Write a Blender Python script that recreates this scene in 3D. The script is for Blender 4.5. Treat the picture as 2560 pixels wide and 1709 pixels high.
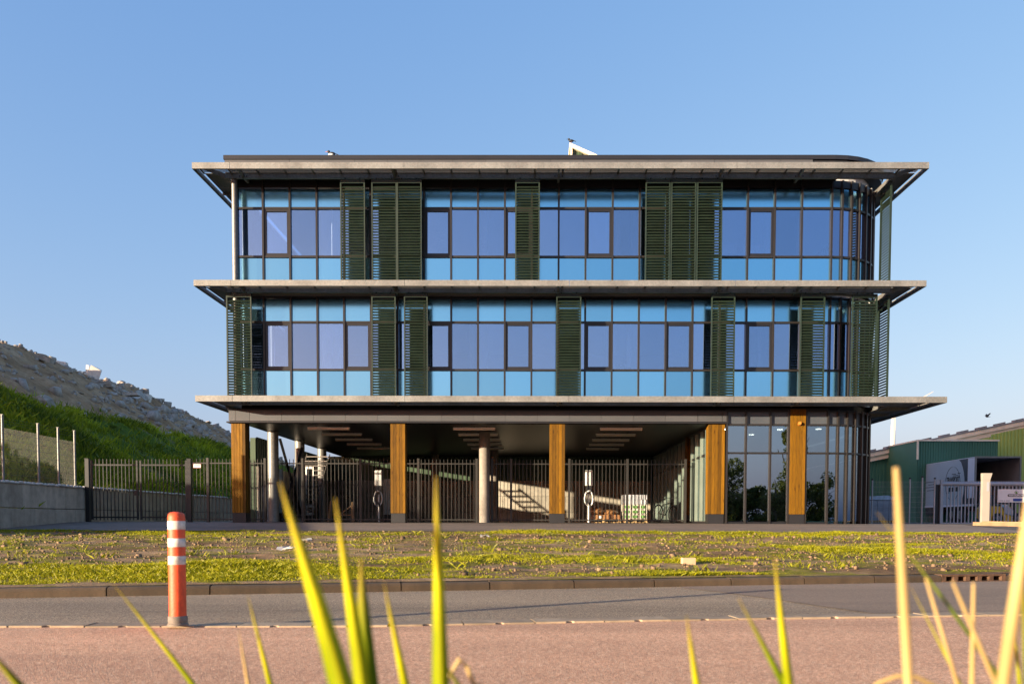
import bpy, bmesh, math, random
import numpy as np
from mathutils import Vector, Matrix, Euler
random.seed(7); rng = np.random.default_rng(7)
for o in list(bpy.data.objects): bpy.data.objects.remove(o)
SC = bpy.context.scene; COL = SC.collection
R_ = math.radians

# ------------------------------------------------------------------ camera, sky, sun, exposure
FPX, PPX, PPY, CAMH = 2150.0, 1324.0, 1394.0, 0.73          # focal length and principal point in photo pixels (2560 wide)
cam = bpy.data.cameras.new('camera'); camo = bpy.data.objects.new('camera', cam); COL.objects.link(camo)
cam.sensor_width = 36; cam.lens = 36 * FPX / 2560
cam.shift_x = (1280 - PPX) / 2560; cam.shift_y = (PPY - 854.5) / 2560
cam.clip_start = 0.05; cam.clip_end = 3000
CR = Euler((0, 0, R_(.42))).to_matrix() @ Euler((R_(90 - 2.5), 0, 0)).to_matrix() @ Euler((0, 0, R_(.16))).to_matrix()
camo.matrix_world = Matrix.Translation((0, 0, CAMH)) @ CR.to_4x4()
cam.dof.use_dof = True; cam.dof.focus_distance = 27.0; cam.dof.aperture_fstop = 3.4
SC.camera = camo
SUN_AZ, SUN_EL = 55.0, 7.2                                   # the sun stands behind the camera, 55 degrees to the left, low
world = bpy.data.worlds.new('World'); SC.world = world; world.use_nodes = True
wn = world.node_tree.nodes; wl = world.node_tree.links
sky = wn.new('ShaderNodeTexSky'); sky.sky_type = 'NISHITA'; sky.sun_disc = False
sky.sun_elevation = R_(SUN_EL); sky.sun_rotation = R_(180 + SUN_AZ)
sky.altitude = 0; sky.air_density = 1.0; sky.dust_density = 2.5; sky.ozone_density = 2.5
EXPO = 1.7                                                   # the camera's tone curve, channel by channel, applied to the whole sky alike
sep = wn.new('ShaderNodeSeparateColor'); cmb = wn.new('ShaderNodeCombineColor'); wl.new(sky.outputs[0], sep.inputs[0])
for c, (pw, k) in enumerate(((.93, 2.474), (.66, 1.501), (.36, 1.261))):
    a = wn.new('ShaderNodeMath'); a.operation = 'MULTIPLY'; a.inputs[1].default_value = .15; b = wn.new('ShaderNodeMath'); b.operation = 'POWER'; b.inputs[1].default_value = pw
    d = wn.new('ShaderNodeMath'); d.operation = 'MULTIPLY'; d.inputs[1].default_value = k / 2 ** EXPO / .15
    wl.new(sep.outputs[c], a.inputs[0]); wl.new(a.outputs[0], b.inputs[0]); wl.new(b.outputs[0], d.inputs[0]); wl.new(d.outputs[0], cmb.inputs[c])
wl.new(cmb.outputs[0], wn['Background'].inputs[0]); wn['Background'].inputs[1].default_value = 0.15
sund = bpy.data.lights.new('sun', 'SUN'); suno = bpy.data.objects.new('sun', sund); COL.objects.link(suno)
sund.energy = 4.6; sund.angle = R_(0.53); sund.color = (1.0, 0.84, 0.60)
LDIR = Vector((math.sin(R_(SUN_AZ)) * math.cos(R_(SUN_EL)), math.cos(R_(SUN_AZ)) * math.cos(R_(SUN_EL)), -math.sin(R_(SUN_EL))))
suno.rotation_euler = LDIR.to_track_quat('-Z', 'Y').to_euler(); suno.location = (-30, -20, 30)
SC.view_settings.view_transform = 'Standard'; SC.view_settings.look = 'None'
SC.view_settings.exposure = EXPO; SC.view_settings.gamma = 1; SC.view_settings.use_curve_mapping = False
SC.render.engine = 'CYCLES'
SC.cycles.max_bounces = 8; SC.cycles.transparent_max_bounces = 16; SC.cycles.caustics_reflective = False; SC.cycles.caustics_refractive = False

def at(x, y, Y):
    """the point of the place, at distance Y, that the photograph shows at pixel x, y"""
    d = CR @ Vector(((x - PPX) / FPX, (PPY - y) / FPX, -1.0))
    return Vector((0, 0, CAMH)) + d * (Y / d.y)
def gr(x, y, z=0.0):
    d = CR @ Vector(((x - PPX) / FPX, (PPY - y) / FPX, -1.0))
    return Vector((0, 0, CAMH)) + d * ((z - CAMH) / d.z)

# ------------------------------------------------------------------ helpers
def wloc(o):
    v = Vector((0, 0, 0))
    while o is not None: v = v + o.location; o = o.parent
    return v
def tag(o, label=None, cat=None, group=None, kind=None):
    if label: o['label'] = label
    if cat: o['category'] = cat
    if group: o['group'] = group
    if kind: o['kind'] = kind
    return o
def thing(name, loc, label, cat, group=None, rot=None):
    o = bpy.data.objects.new(name, None); COL.objects.link(o); o.location = loc; o.empty_display_size = .2
    if rot: o.rotation_euler = rot
    return tag(o, label, cat, group)
def link(name, me, parent=None, loc=(0, 0, 0), rot=None):
    o = bpy.data.objects.new(name, me); COL.objects.link(o); o.parent = parent; o.location = loc
    if rot: o.rotation_euler = rot
    return o
class MB:
    def __init__(s): s.v = []; s.f = []
    def add(s, vs, fs):
        n = len(s.v); s.v += [tuple(p) for p in vs]; s.f += [tuple(i + n for i in q) for q in fs]; return s
    def box(s, x0, x1, y0, y1, z0, z1):
        return s.add([(x0, y0, z0), (x1, y0, z0), (x1, y1, z0), (x0, y1, z0), (x0, y0, z1), (x1, y0, z1), (x1, y1, z1), (x0, y1, z1)],
                     [(0, 3, 2, 1), (4, 5, 6, 7), (0, 1, 5, 4), (1, 2, 6, 5), (2, 3, 7, 6), (3, 0, 4, 7)])
    def obox(s, c, ax, ay, az):
        c, ax, ay, az = map(Vector, (c, ax, ay, az))
        vs = [c + ax * i + ay * j + az * k for k in (-1, 1) for i, j in ((-1, -1), (1, -1), (1, 1), (-1, 1))]
        return s.add(vs, [(0, 3, 2, 1), (4, 5, 6, 7), (0, 1, 5, 4), (1, 2, 6, 5), (2, 3, 7, 6), (3, 0, 4, 7)])
    def bar(s, p, q, w, h, up=(0, 0, 1)):
        p, q = Vector(p), Vector(q); d = q - p; u = Vector(up)
        sx = d.cross(u)
        if sx.length < 1e-6: sx = d.cross(Vector((0, 1, 0)))
        sx.normalize(); uz = sx.cross(d).normalized()
        return s.obox((p + q) / 2, d / 2, sx * w / 2, uz * h / 2)
    def cyl(s, p, q, r, r2=None, n=12, caps=True):
        return s.tube([p, q], [r, r if r2 is None else r2], n, caps)
    def tube(s, pts, rad, n=8, caps=True, flat=1.0, side=None):
        pts = [Vector(p) for p in pts]
        if not hasattr(rad, '__len__'): rad = [rad] * len(pts)
        vs = []; fs = []; ref = None
        for i, p in enumerate(pts):
            d = (pts[min(i + 1, len(pts) - 1)] - pts[max(i - 1, 0)]).normalized()
            if ref is None:
                ref = Vector(side) if side else (Vector((1, 0, 0)) if abs(d.x) < .9 else Vector((0, 1, 0)))
            a = (ref - d * ref.dot(d)).normalized(); b = d.cross(a); ref = a
            for k in range(n):
                t = 2 * math.pi * k / n; vs.append(p + a * (rad[i] * math.cos(t)) + b * (rad[i] * flat * math.sin(t)))
        for i in range(len(pts) - 1):
            for k in range(n):
                fs.append((i * n + k, i * n + (k + 1) % n, (i + 1) * n + (k + 1) % n, (i + 1) * n + k))
        if caps:
            fs.append(tuple(range(n))[::-1]); fs.append(tuple((len(pts) - 1) * n + k for k in range(n)))
        return s.add(vs, fs)
    def prism(s, pts, vec):
        n = len(pts); v = Vector(vec); pts = [Vector(p) for p in pts]
        return s.add(pts + [p + v for p in pts], [tuple(range(n))[::-1], tuple(range(n, 2 * n))] + [(i, (i + 1) % n, (i + 1) % n + n, i + n) for i in range(n)])
    def torus(s, c, r, t, ax=(0, 1, 0), n=28, m=8):
        ax = Vector(ax).normalized(); u = ax.orthogonal().normalized(); w = ax.cross(u); c = Vector(c); vs = []; fs = []
        for i in range(n):
            a = 2 * math.pi * i / n; d = u * math.cos(a) + w * math.sin(a)
            for k in range(m):
                b = 2 * math.pi * k / m; vs.append(c + d * (r + t * math.cos(b)) + ax * (t * math.sin(b)))
        for i in range(n):
            for k in range(m): fs.append((i * m + k, (i + 1) % n * m + k, (i + 1) % n * m + (k + 1) % m, i * m + (k + 1) % m))
        return s.add(vs, fs)
    def ball(s, c, rx, ry, rz, n=12, m=8):
        c = Vector(c); vs = [c + Vector((0, 0, -rz))]; fs = []
        for j in range(1, m):
            b = -math.pi / 2 + math.pi * j / m
            for i in range(n):
                a = 2 * math.pi * i / n; vs.append(c + Vector((rx * math.cos(b) * math.cos(a), ry * math.cos(b) * math.sin(a), rz * math.sin(b))))
        vs.append(c + Vector((0, 0, rz)))
        for i in range(n): fs.append((0, 1 + (i + 1) % n, 1 + i))
        for j in range(m - 2):
            for i in range(n): fs.append((1 + j * n + i, 1 + j * n + (i + 1) % n, 1 + (j + 1) * n + (i + 1) % n, 1 + (j + 1) * n + i))
        k = 1 + (m - 2) * n
        for i in range(n): fs.append((k + i, k + (i + 1) % n, len(vs) - 1))
        return s.add(vs, fs)
    def lathe(s, c, prof, n=20):
        c = Vector(c); vs = []; fs = []; m = len(prof)
        for r, z in prof:
            for i in range(n):
                a = 2 * math.pi * i / n; vs.append(c + Vector((r * math.cos(a), r * math.sin(a), z)))
        for j in range(m - 1):
            for i in range(n): fs.append((j * n + i, j * n + (i + 1) % n, (j + 1) * n + (i + 1) % n, (j + 1) * n + i))
        fs.append(tuple(range(n))[::-1]); fs.append(tuple((m - 1) * n + i for i in range(n)))
        return s.add(vs, fs)
    def mesh(s, name, mat, shift=(0, 0, 0), smooth=False, bevel=0):
        me = bpy.data.meshes.new(name); sh = Vector(shift)
        me.from_pydata([(p[0] - sh.x, p[1] - sh.y, p[2] - sh.z) for p in s.v], [], s.f)
        bm = bmesh.new(); bm.from_mesh(me); bmesh.ops.recalc_face_normals(bm, faces=bm.faces)
        if bevel: bmesh.ops.bevel(bm, geom=[e for e in bm.edges], offset=bevel, segments=1, affect='EDGES')
        bm.to_mesh(me); bm.free()
        if smooth:
            for p in me.polygons: p.use_smooth = True
            try: me.set_sharp_from_angle(angle=R_(40))
            except Exception: pass
        me.materials.append(mat); return me
    def build(s, name, mat, parent=None, smooth=False, local=False, bevel=0):
        sh = (0, 0, 0) if (local or parent is None) else wloc(parent)
        return link(name, s.mesh(name, mat, sh, smooth, bevel), parent)
def box(name, mat, parent, *a, **k): return MB().box(*a).build(name, mat, parent, **k)
def struct(o, kind='structure'): o['kind'] = kind; return o
def np_mesh(name, verts, tris, mat, attr=None, parent=None):
    me = bpy.data.meshes.new(name); n, m = len(verts), len(tris); k = tris.shape[1]
    me.vertices.add(n); me.vertices.foreach_set('co', np.ascontiguousarray(verts, np.float32).ravel())
    me.loops.add(m * k); me.loops.foreach_set('vertex_index', np.ascontiguousarray(tris, np.int32).ravel())
    me.polygons.add(m); me.polygons.foreach_set('loop_start', np.arange(0, m * k, k, dtype=np.int32)); me.polygons.foreach_set('loop_total', np.full(m, k, np.int32))
    me.update(calc_edges=True)
    if attr is not None:
        a = me.attributes.new('tint', 'FLOAT', 'POINT'); a.data.foreach_set('value', np.ascontiguousarray(attr, np.float32))
    me.materials.append(mat); return link(name, me, parent)

_P = rng.random((64, 64))
def vnoise(x, y):
    x = np.asarray(x, float); y = np.asarray(y, float); xi = np.floor(x).astype(int); yi = np.floor(y).astype(int)
    fx = x - xi; fy = y - yi; fx = fx * fx * (3 - 2 * fx); fy = fy * fy * (3 - 2 * fy)
    p = lambda a, b: _P[a % 64, b % 64]
    return (p(xi, yi) * (1 - fx) + p(xi + 1, yi) * fx) * (1 - fy) + (p(xi, yi + 1) * (1 - fx) + p(xi + 1, yi + 1) * fx) * fy
def fbm(x, y, o=4):
    r = 0; a = .5; t = 0
    for i in range(o): r = r + a * vnoise(x + 17.3 * i, y + 9.1 * i); t += a; x = x * 2.03; y = y * 2.03; a *= .5
    return r / t

# ------------------------------------------------------------------ materials
class NT:
    def __init__(s, name):
        s.m = bpy.data.materials.new(name); s.m.use_nodes = True; s.t = s.m.node_tree; s.n = s.t.nodes; s.l = s.t.links
        s.b = s.n['Principled BSDF']; s.out = s.n['Material Output']
    def N(s, t, **k):
        n = s.n.new(t)
        for a, v in k.items():
            if a.startswith('_'): setattr(n, a[1:], v)
            else: n.inputs[a.replace('#', ' ')].default_value = v
        return n
    def L(s, a, b): s.l.new(a, b)
    def pos(s, scale=(1, 1, 1)):
        g = s.N('ShaderNodeNewGeometry'); mp = s.N('ShaderNodeMapping'); mp.inputs['Scale'].default_value = scale
        s.L(g.outputs['Position'], mp.inputs['Vector']); return mp.outputs[0]
    def noise(s, vec, sc, det=4, rough=.55):
        n = s.N('ShaderNodeTexNoise', Scale=sc, Detail=det, Roughness=rough); s.L(vec, n.inputs['Vector']); return n.outputs['Fac']
    def ramp(s, fac, stops):
        r = s.N('ShaderNodeValToRGB'); e = r.color_ramp.elements
        while len(e) < len(stops): e.new(.5)
        for i, (p, c) in enumerate(stops): e[i].position = p; e[i].color = (*c, 1)
        s.L(fac, r.inputs[0]); return r.outputs[0]
    def mix(s, fac, a, b, mode='MIX'):
        m = s.N('ShaderNodeMix', _data_type='RGBA', _blend_type=mode)
        for v, i in ((fac, 0), (a, 6), (b, 7)):
            if hasattr(v, 'default_value') or hasattr(v, 'is_linked'): s.L(v, m.inputs[i])
            else: m.inputs[i].default_value = v if not isinstance(v, tuple) else (*v[:3], 1)
        return m.outputs[2]
    def bump(s, h, strength=.3, dist=.01):
        b = s.N('ShaderNodeBump', Strength=strength, Distance=dist); s.L(h, b.inputs['Height']); s.L(b.outputs[0], s.b.inputs['Normal'])
    def math(s, op, a, b=None):
        m = s.N('ShaderNodeMath', _operation=op)
        for i, v in enumerate((a, b)):
            if v is None: continue
            if hasattr(v, 'is_linked'): s.L(v, m.inputs[i])
            else: m.inputs[i].default_value = v
        return m.outputs[0]
def sc(c, k): return tuple(min(1, x * k) for x in c)
def simple(name, col, rough=.6, metal=0, var=.15, vs=2.0, bump=0, bs=40, rnd=0, stretch=(1, 1, 1), spec=.5):
    t = NT(name); p = t.pos(stretch); f = t.noise(p, vs, 5)
    c = t.ramp(f, [(.3, sc(col, 1 - var)), (.7, sc(col, 1 + var))])
    if rnd:
        oi = t.N('ShaderNodeObjectInfo'); r = t.N('ShaderNodeMapRange'); t.L(oi.outputs['Random'], r.inputs[0]); r.inputs[3].default_value = 1 - rnd; r.inputs[4].default_value = 1 + rnd
        hv = t.N('ShaderNodeHueSaturation'); t.L(r.outputs[0], hv.inputs['Value']); t.L(c, hv.inputs['Color']); c = hv.outputs[0]
    t.L(c, t.b.inputs['Base Color']); t.b.inputs['Roughness'].default_value = rough; t.b.inputs['Metallic'].default_value = metal
    t.b.inputs['Specular IOR Level'].default_value = spec
    if bump: t.bump(t.noise(p, bs, 3), bump, .01)
    return t.m

def m_galv():
    t = NT('galvanised_steel'); p = t.pos(); v = t.N('ShaderNodeTexVoronoi', Scale=22.0); t.L(p, v.inputs['Vector'])
    p2 = t.pos((1, 1, .15)); f = t.noise(p2, 1.6, 6)
    c1 = t.ramp(v.outputs['Color'], [(0, (.19, .19, .185)), (1, (.275, .275, .265))]); c2 = t.ramp(f, [(.3, (.72, .70, .67)), (.75, (1, 1, 1))])
    t.L(t.mix(1.0, c1, c2, 'MULTIPLY'), t.b.inputs['Base Color']); t.b.inputs['Metallic'].default_value = .35
    t.L(t.ramp(f, [(.3, (.42,) * 3), (.8, (.62,) * 3)]), t.b.inputs['Roughness']); t.bump(t.noise(p, 30, 2), .05, .004); return t.m
def m_wood():
    t = NT('larch_wood'); p = t.pos((6, 6, .55)); g = t.noise(p, 4.5, 8, .65)
    oi = t.N('ShaderNodeObjectInfo'); col = t.ramp(g, [(.25, (.085, .036, .0012)), (.5, (.155, .071, .0022)), (.75, (.21, .10, .004))])
    v = t.N('ShaderNodeTexVoronoi', Scale=1.0); t.L(t.pos((6.5, 6.5, 1.6)), v.inputs['Vector'])
    kn = t.ramp(v.outputs['Distance'], [(.05, (.30, .22, .16)), (.15, (1, 1, 1))]); col = t.mix(.8, col, kn, 'MULTIPLY')
    r = t.N('ShaderNodeMapRange'); t.L(oi.outputs['Random'], r.inputs[0]); r.inputs[3].default_value = .5; r.inputs[4].default_value = 1.3
    hv = t.N('ShaderNodeHueSaturation'); t.L(r.outputs[0], hv.inputs['Value']); t.L(col, hv.inputs['Color'])
    t.L(hv.outputs[0], t.b.inputs['Base Color']); t.b.inputs['Roughness'].default_value = .6; t.b.inputs['Specular IOR Level'].default_value = .2; t.bump(g, .25, .004); return t.m
def m_glass(name, rough, refl, trans, fac):
    t = NT(name); t.n.remove(t.b)
    gl = t.N('ShaderNodeBsdfGlossy', Roughness=rough, Color=(*refl, 1)); oi = t.N('ShaderNodeObjectInfo'); mr = t.N('ShaderNodeMapRange'); mr.inputs[3].default_value = .84; mr.inputs[4].default_value = 1.12; t.L(oi.outputs['Random'], mr.inputs[0]); hv = t.N('ShaderNodeHueSaturation', Color=(*refl, 1)); t.L(mr.outputs[0], hv.inputs['Value']); t.L(hv.outputs[0], gl.inputs['Color']); tr = t.N('ShaderNodeBsdfTransparent', Color=(*trans, 1))
    lw = t.N('ShaderNodeLayerWeight', Blend=.25); f = t.math('MAXIMUM', t.math('ADD', t.math('MULTIPLY', lw.outputs['Fresnel'], 1 - fac), fac), fac)
    mx = t.N('ShaderNodeMixShader'); t.L(f, mx.inputs[0]); t.L(tr.outputs[0], mx.inputs[1]); t.L(gl.outputs[0], mx.inputs[2])
    t.L(mx.outputs[0], t.out.inputs['Surface'])
    g = t.noise(t.pos(), .9, 2); b = t.N('ShaderNodeBump', Strength=.05, Distance=.03); t.L(g, b.inputs['Height']); t.L(b.outputs[0], gl.inputs['Normal'])
    return t.m
def m_leaf(name, c0, c1, rough=.5, trans=.35, dry=False):
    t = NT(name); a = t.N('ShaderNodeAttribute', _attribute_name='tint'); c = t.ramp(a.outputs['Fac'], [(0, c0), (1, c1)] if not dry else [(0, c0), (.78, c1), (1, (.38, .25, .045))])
    t.L(c, t.b.inputs['Base Color']); t.b.inputs['Roughness'].default_value = rough; t.b.inputs['Specular IOR Level'].default_value = .25
    tl = t.N('ShaderNodeBsdfTranslucent'); t.L(c, tl.inputs[0]); mx = t.N('ShaderNodeMixShader'); mx.inputs[0].default_value = trans
    t.L(t.b.outputs[0], mx.inputs[1]); t.L(tl.outputs[0], mx.inputs[2]); t.L(mx.outputs[0], t.out.inputs['Surface']); return t.m
def m_agg(name, stops, agg, patch, scale=160, bump=.5):
    t = NT(name); p = t.pos(); v = t.N('ShaderNodeTexVoronoi', Scale=float(scale)); t.L(p, v.inputs['Vector'])
    sp = t.N('ShaderNodeSeparateColor'); t.L(v.outputs['Color'], sp.inputs[0])
    c = t.ramp(sp.outputs[0], stops); n2 = t.noise(t.pos((.14, 1, 1)), patch * 1.6, 6)
    c = t.mix(1.0, c, t.ramp(n2, [(.3, (.68, .66, .66)), (.7, (1.16, 1.13, 1.11))]), 'MULTIPLY')
    n3 = t.noise(p, 45, 4, .7); c = t.mix(agg, c, t.ramp(n3, [(.35, (.45, .45, .45)), (.6, (1.25, 1.25, 1.25))]), 'MULTIPLY')
    t.L(c, t.b.inputs['Base Color']); t.b.inputs['Roughness'].default_value = .85; t.b.inputs['Specular IOR Level'].default_value = .3
    h = t.math('ADD', t.math('MULTIPLY', v.outputs['Distance'], 1.0), t.math('MULTIPLY', n3, .8)); t.bump(h, bump, .006); return t.m
def m_concrete(name, col, stain=.5, sc_=.8):
    t = NT(name); p = t.pos(); oi = t.N('ShaderNodeObjectInfo')
    f = t.noise(p, 5, 8, .65); c = t.ramp(f, [(.3, sc(col, .8)), (.7, sc(col, 1.15))])
    s = t.noise(t.pos((1.2, 1.2, .25)), sc_ * 2.2, 6, .6); c = t.mix(stain, c, t.ramp(s, [(.35, (.22, .20, .17)), (.6, (1, 1, 1))]), 'MULTIPLY')
    r = t.N('ShaderNodeMapRange'); t.L(oi.outputs['Random'], r.inputs[0]); r.inputs[3].default_value = .8; r.inputs[4].default_value = 1.2
    hv = t.N('ShaderNodeHueSaturation'); t.L(r.outputs[0], hv.inputs['Value']); t.L(c, hv.inputs['Color'])
    t.L(hv.outputs[0], t.b.inputs['Base Color']); t.b.inputs['Roughness'].default_value = .9; t.bump(t.noise(p, 40, 6), .35, .008); return t.m
def m_soil():
    t = NT('verge_soil'); p = t.pos(); a = t.noise(t.pos((.35, .8, 1)), .9, 6, .6); b = t.noise(p, 7, 6, .7)
    c = t.ramp(a, [(.30, (.11, .066, .034)), (.44, (.22, .145, .080)), (.60, (.33, .235, .14)), (.75, (.39, .30, .19))])
    c = t.mix(.75, c, t.ramp(b, [(.3, (.42, .38, .36)), (.65, (1.15, 1.12, 1.1))]), 'MULTIPLY')
    gm = t.noise(t.pos((.5, 1.1, 1)), 1.7, 6, .65); gc = t.ramp(b, [(.3, (.07, .08, .004)), (.7, (.25, .24, .010))])
    c = t.mix(t.ramp(gm, [(.48, (0, 0, 0)), (.56, (.8,) * 3)]), c, gc)
    t.L(c, t.b.inputs['Base Color']); t.b.inputs['Roughness'].default_value = .95; t.b.inputs['Specular IOR Level'].default_value = .1
    t.bump(t.noise(p, 30, 8, .7), .8, .02); return t.m
def m_pave():
    t = NT('brick_paving'); p = t.pos(); br = t.N('ShaderNodeTexBrick', Scale=1.0); br.inputs['Brick Width'].default_value = .21; br.inputs['Row Height'].default_value = .105
    br.inputs['Mortar Size'].default_value = .006; br.inputs['Color1'].default_value = (.15, .118, .10, 1); br.inputs['Color2'].default_value = (.22, .175, .145, 1); br.inputs['Mortar'].default_value = (.09, .08, .07, 1)
    t.L(p, br.inputs['Vector']); f = t.noise(t.pos((.25, 1, 1)), .8, 6)
    c = t.mix(1, br.outputs['Color'], t.ramp(f, [(.3, (.65, .62, .6)), (.7, (1.2, 1.15, 1.1))]), 'MULTIPLY')
    t.L(c, t.b.inputs['Base Color']); t.b.inputs['Roughness'].default_value = .85; t.bump(br.outputs['Fac'], -.5, .006); return t.m
def m_emit(name, col, st):
    t = NT(name); t.b.inputs['Emission Color'].default_value = (*col, 1); t.b.inputs['Emission Strength'].default_value = st; t.b.inputs['Base Color'].default_value = (*col, 1); return t.m
def m_hill(name, stops, gsc, bump, bs):
    t = NT(name); p = t.pos(); a = t.noise(p, gsc, 8, .65); b = t.noise(p, gsc * 9, 6, .7)
    c = t.ramp(a, stops); c = t.mix(.7, c, t.ramp(b, [(.3, (.45,) * 3), (.65, (1.2,) * 3)]), 'MULTIPLY')
    t.L(c, t.b.inputs['Base Color']); t.b.inputs['Roughness'].default_value = .95; t.b.inputs['Specular IOR Level'].default_value = .1; t.bump(t.noise(p, bs, 8, .7), bump, .1); return t.m

GALV = m_galv(); WOOD = m_wood()
ANTH = simple('anthracite_aluminium', (.016, .0155, .018), .36, .2, .15, 1.5)
FASC = simple('grey_fascia_panel', (.064, .065, .072), .45, 0, .08, .8, rnd=.08)
PARA = simple('dark_roof_trim', (.022, .022, .026), .4, .3, .1, 1)
LOUV = simple('dark_green_louver', (.015, .027, .018), .45, .1, .2, 3, rnd=.12)
STEELP = simple('grey_steel_paint', (.22, .20, .185), .45, .3, .12, 2)
MULL = simple('mullion_aluminium', (.026, .023, .022), .35, .3, .1, 2)
GLV = m_glass('vision_glass', 0.0, (.53, .72, 1.0), (.74, .82, .95), .41)
GLT = m_glass('blue_glass', 0.16, (.33, .74, .99), (.26, .40, .50), .78)
GLG = m_glass('ground_glass', 0.0, (.52, .63, .70), (.50, .54, .54), .5)
GLC = m_glass('curved_glass', 0.0, (.46, .60, .92), (.42, .48, .55), .55)
HEAD = simple('grey_header_panel', (.075, .082, .095), .3, .2, .08, 1)
WHITE = simple('white_paint', (.75, .75, .73), .5, 0, .05, 1)
CEIL = simple('office_ceiling', (.55, .55, .55), .8, 0, .05, 1)
FLOORI = simple('office_floor', (.16, .16, .17), .6, 0, .1, 1)
COREW = simple('office_core_wall', (.34, .34, .36), .8, 0, .1, .7)
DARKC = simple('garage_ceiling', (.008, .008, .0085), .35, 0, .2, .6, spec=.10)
GREENC = simple('green_cladding', (.045, .075, .040), .5, .1, .12, 1.2)
CONC = m_concrete('concrete', (.38, .34, .28), .45)
CONCB = m_concrete('concrete_block', (.52, .44, .34), .42)
COLC = m_concrete('column_concrete', (.23, .20, .17), .4)
PLINTH = simple('plinth_grey', (.014, .0135, .015), .5, .1, .1, 2)
BLACK = simple('black_steel', (.012, .012, .014), .45, .2, .15, 2)
FENCE = simple('fence_anthracite', (.030, .0275, .025), .45, .2, .1, 2)
RUBBER = simple('black_rubber', (.012, .012, .012), .75, 0, .1, 3)
ROAD = m_agg('road_asphalt', [(0, (.15, .115, .08)), (.6, (.31, .235, .155)), (.9, (.50, .40, .26)), (1, (.65, .55, .37))], .55, .5)
PATCH = m_agg('patch_asphalt', [(0, (.18, .135, .095)), (.7, (.26, .195, .14)), (1, (.34, .265, .19))], .35, .5)
PINK = m_agg('red_cycle_asphalt', [(0, (.40, .21, .12)), (.5, (.66, .37, .215)), (.85, (.78, .49, .30)), (1, (.85, .64, .43))], .5, .45, 150)
KERB = m_concrete('kerb_concrete', (.072, .047, .026), .4, 1.5)
STRIP = m_concrete('strip_concrete', (.33, .25, .165), .4, 1.5)
SOIL = m_soil(); PAVE = m_pave()
GROUND = m_hill('ground_grey', [(.3, (.10, .09, .08)), (.7, (.16, .145, .13))], .3, .3, 12)
BANK = m_hill('bank_soil', [(.3, (.05, .035, .02)), (.7, (.10, .07, .04))], 2, .5, 20)
HILLM = m_hill('slope_soil', [(.3, (.05, .08, .008)), (.5, (.09, .14, .012)), (.68, (.20, .14, .08))], .35, .8, 4)
MOUND = m_hill('mound_soil', [(.3, (.22, .13, .068)), (.5, (.40, .25, .135)), (.7, (.52, .36, .22))], .3, 1.0, 3)
RUB = m_concrete('rubble_concrete', (.46, .40, .335), .4)
GRASS = m_leaf('verge_grass', (.095, .11, .002), (.38, .36, .006))
HGRASS = m_leaf('slope_grass', (.05, .095, .004), (.46, .52, .02))
TREEL = m_leaf('tree_leaves', (.05, .07, .012), (.24, .24, .045))
BARK = simple('bark', (.10, .075, .05), .9, 0, .3, 6)
REEDG = m_leaf('reed_green', (.20, .27, .004), (.62, .58, .012), .42, .4, True)
REEDD = m_leaf('reed_dark_green', (.06, .11, .004), (.22, .28, .008), .45, .35, True)
STRAW = m_leaf('reed_straw', (.30, .19, .06), (.60, .42, .17), .5, .2)
ORANGE = simple('orange_plastic', (.66, .078, .016), .55, 0, .30, 14, .15, 60)
REFL = simple('white_reflective_band', (.56, .52, .46), .6, 0, .35, 22)
BASEG = simple('bollard_base_rubber', (.16, .13, .105), .8, 0, .25, 20)
# ------------------------------------------------------------------ ground, road, kerb, verge, pavement
GZ = .64                                                     # ground level at the building
def kerbY(X):
    X = np.asarray(X, float)
    return np.where(X < -6, 7.60 + .06 * (X + 6), np.where(X > 9, 11.434 + .05 * (X - 9), 9.133 + .2557 * X))
DIVX, DIVY = [-60, -3.6, -1.2, .94, 3.8, 8, 60], [5.5, 5.74, 5.83, 6.25, 6.70, 7.3, 9.6]
def divY(X): return np.interp(X, DIVX, DIVY)
PAVY = 24.0
def verge_z(X, Y):
    k = kerbY(X); t = np.clip((Y - k) / (PAVY - k), 0, 1); return .085 + .335 * t ** .9
def heightsheet(name, xs, ys, zf, mat):
    X, Y = np.meshgrid(xs, ys); Z = zf(X, Y); v = np.stack([X.ravel(), Y.ravel(), Z.ravel()], 1); n, m = len(xs), len(ys)
    i = np.arange(n * m).reshape(m, n); q = np.stack([i[:-1, :-1].ravel(), i[:-1, 1:].ravel(), i[1:, 1:].ravel(), i[1:, :-1].ravel()], 1)
    o = np_mesh(name, v, q, mat); o.data.polygons.foreach_set('use_smooth', [True] * len(o.data.polygons)); return o
gy = np.array([-900, -200, -60, -10, 0, 2, 10, 20, 22, 24, 26, 28.8, 31, 40, 60, 100, 200, 600, 1500.])
struct(heightsheet('ground', np.array([-1200, -300, -80, -40, -20, 0, 20, 40, 80, 300, 1200.]), gy,
                   lambda X, Y: np.interp(Y, [-900, 20, 24, 28.8, 1500], [-.25, -.12, .30, .56, .56]), GROUND))
def strip(name, xs, f0, f1, mat, z, n=1):
    v = []; q = []
    for i, x in enumerate(xs):
        for k in range(n + 1):
            y = f0(x) + (f1(x) - f0(x)) * k / n; v.append((x, y, z(x, y) if callable(z) else z))
    for i in range(len(xs) - 1):
        for k in range(n): a = i * (n + 1) + k; q.append((a, a + n + 1, a + n + 2, a + 1))
    return struct(np_mesh(name, np.array(v), np.array(q), mat))
XS = np.linspace(-60, 60, 121)
strip('road', XS, lambda x: divY(x) + .08, lambda x: kerbY(x) + .02, ROAD, 0.0)
pathN = lambda x: np.interp(x, [-60, -3, 3, 60], [2.8, 3.3, 3.85, 6.0])
strip('cycle_path', XS, pathN, lambda x: divY(x) - .08, PINK, 0.012)
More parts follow.
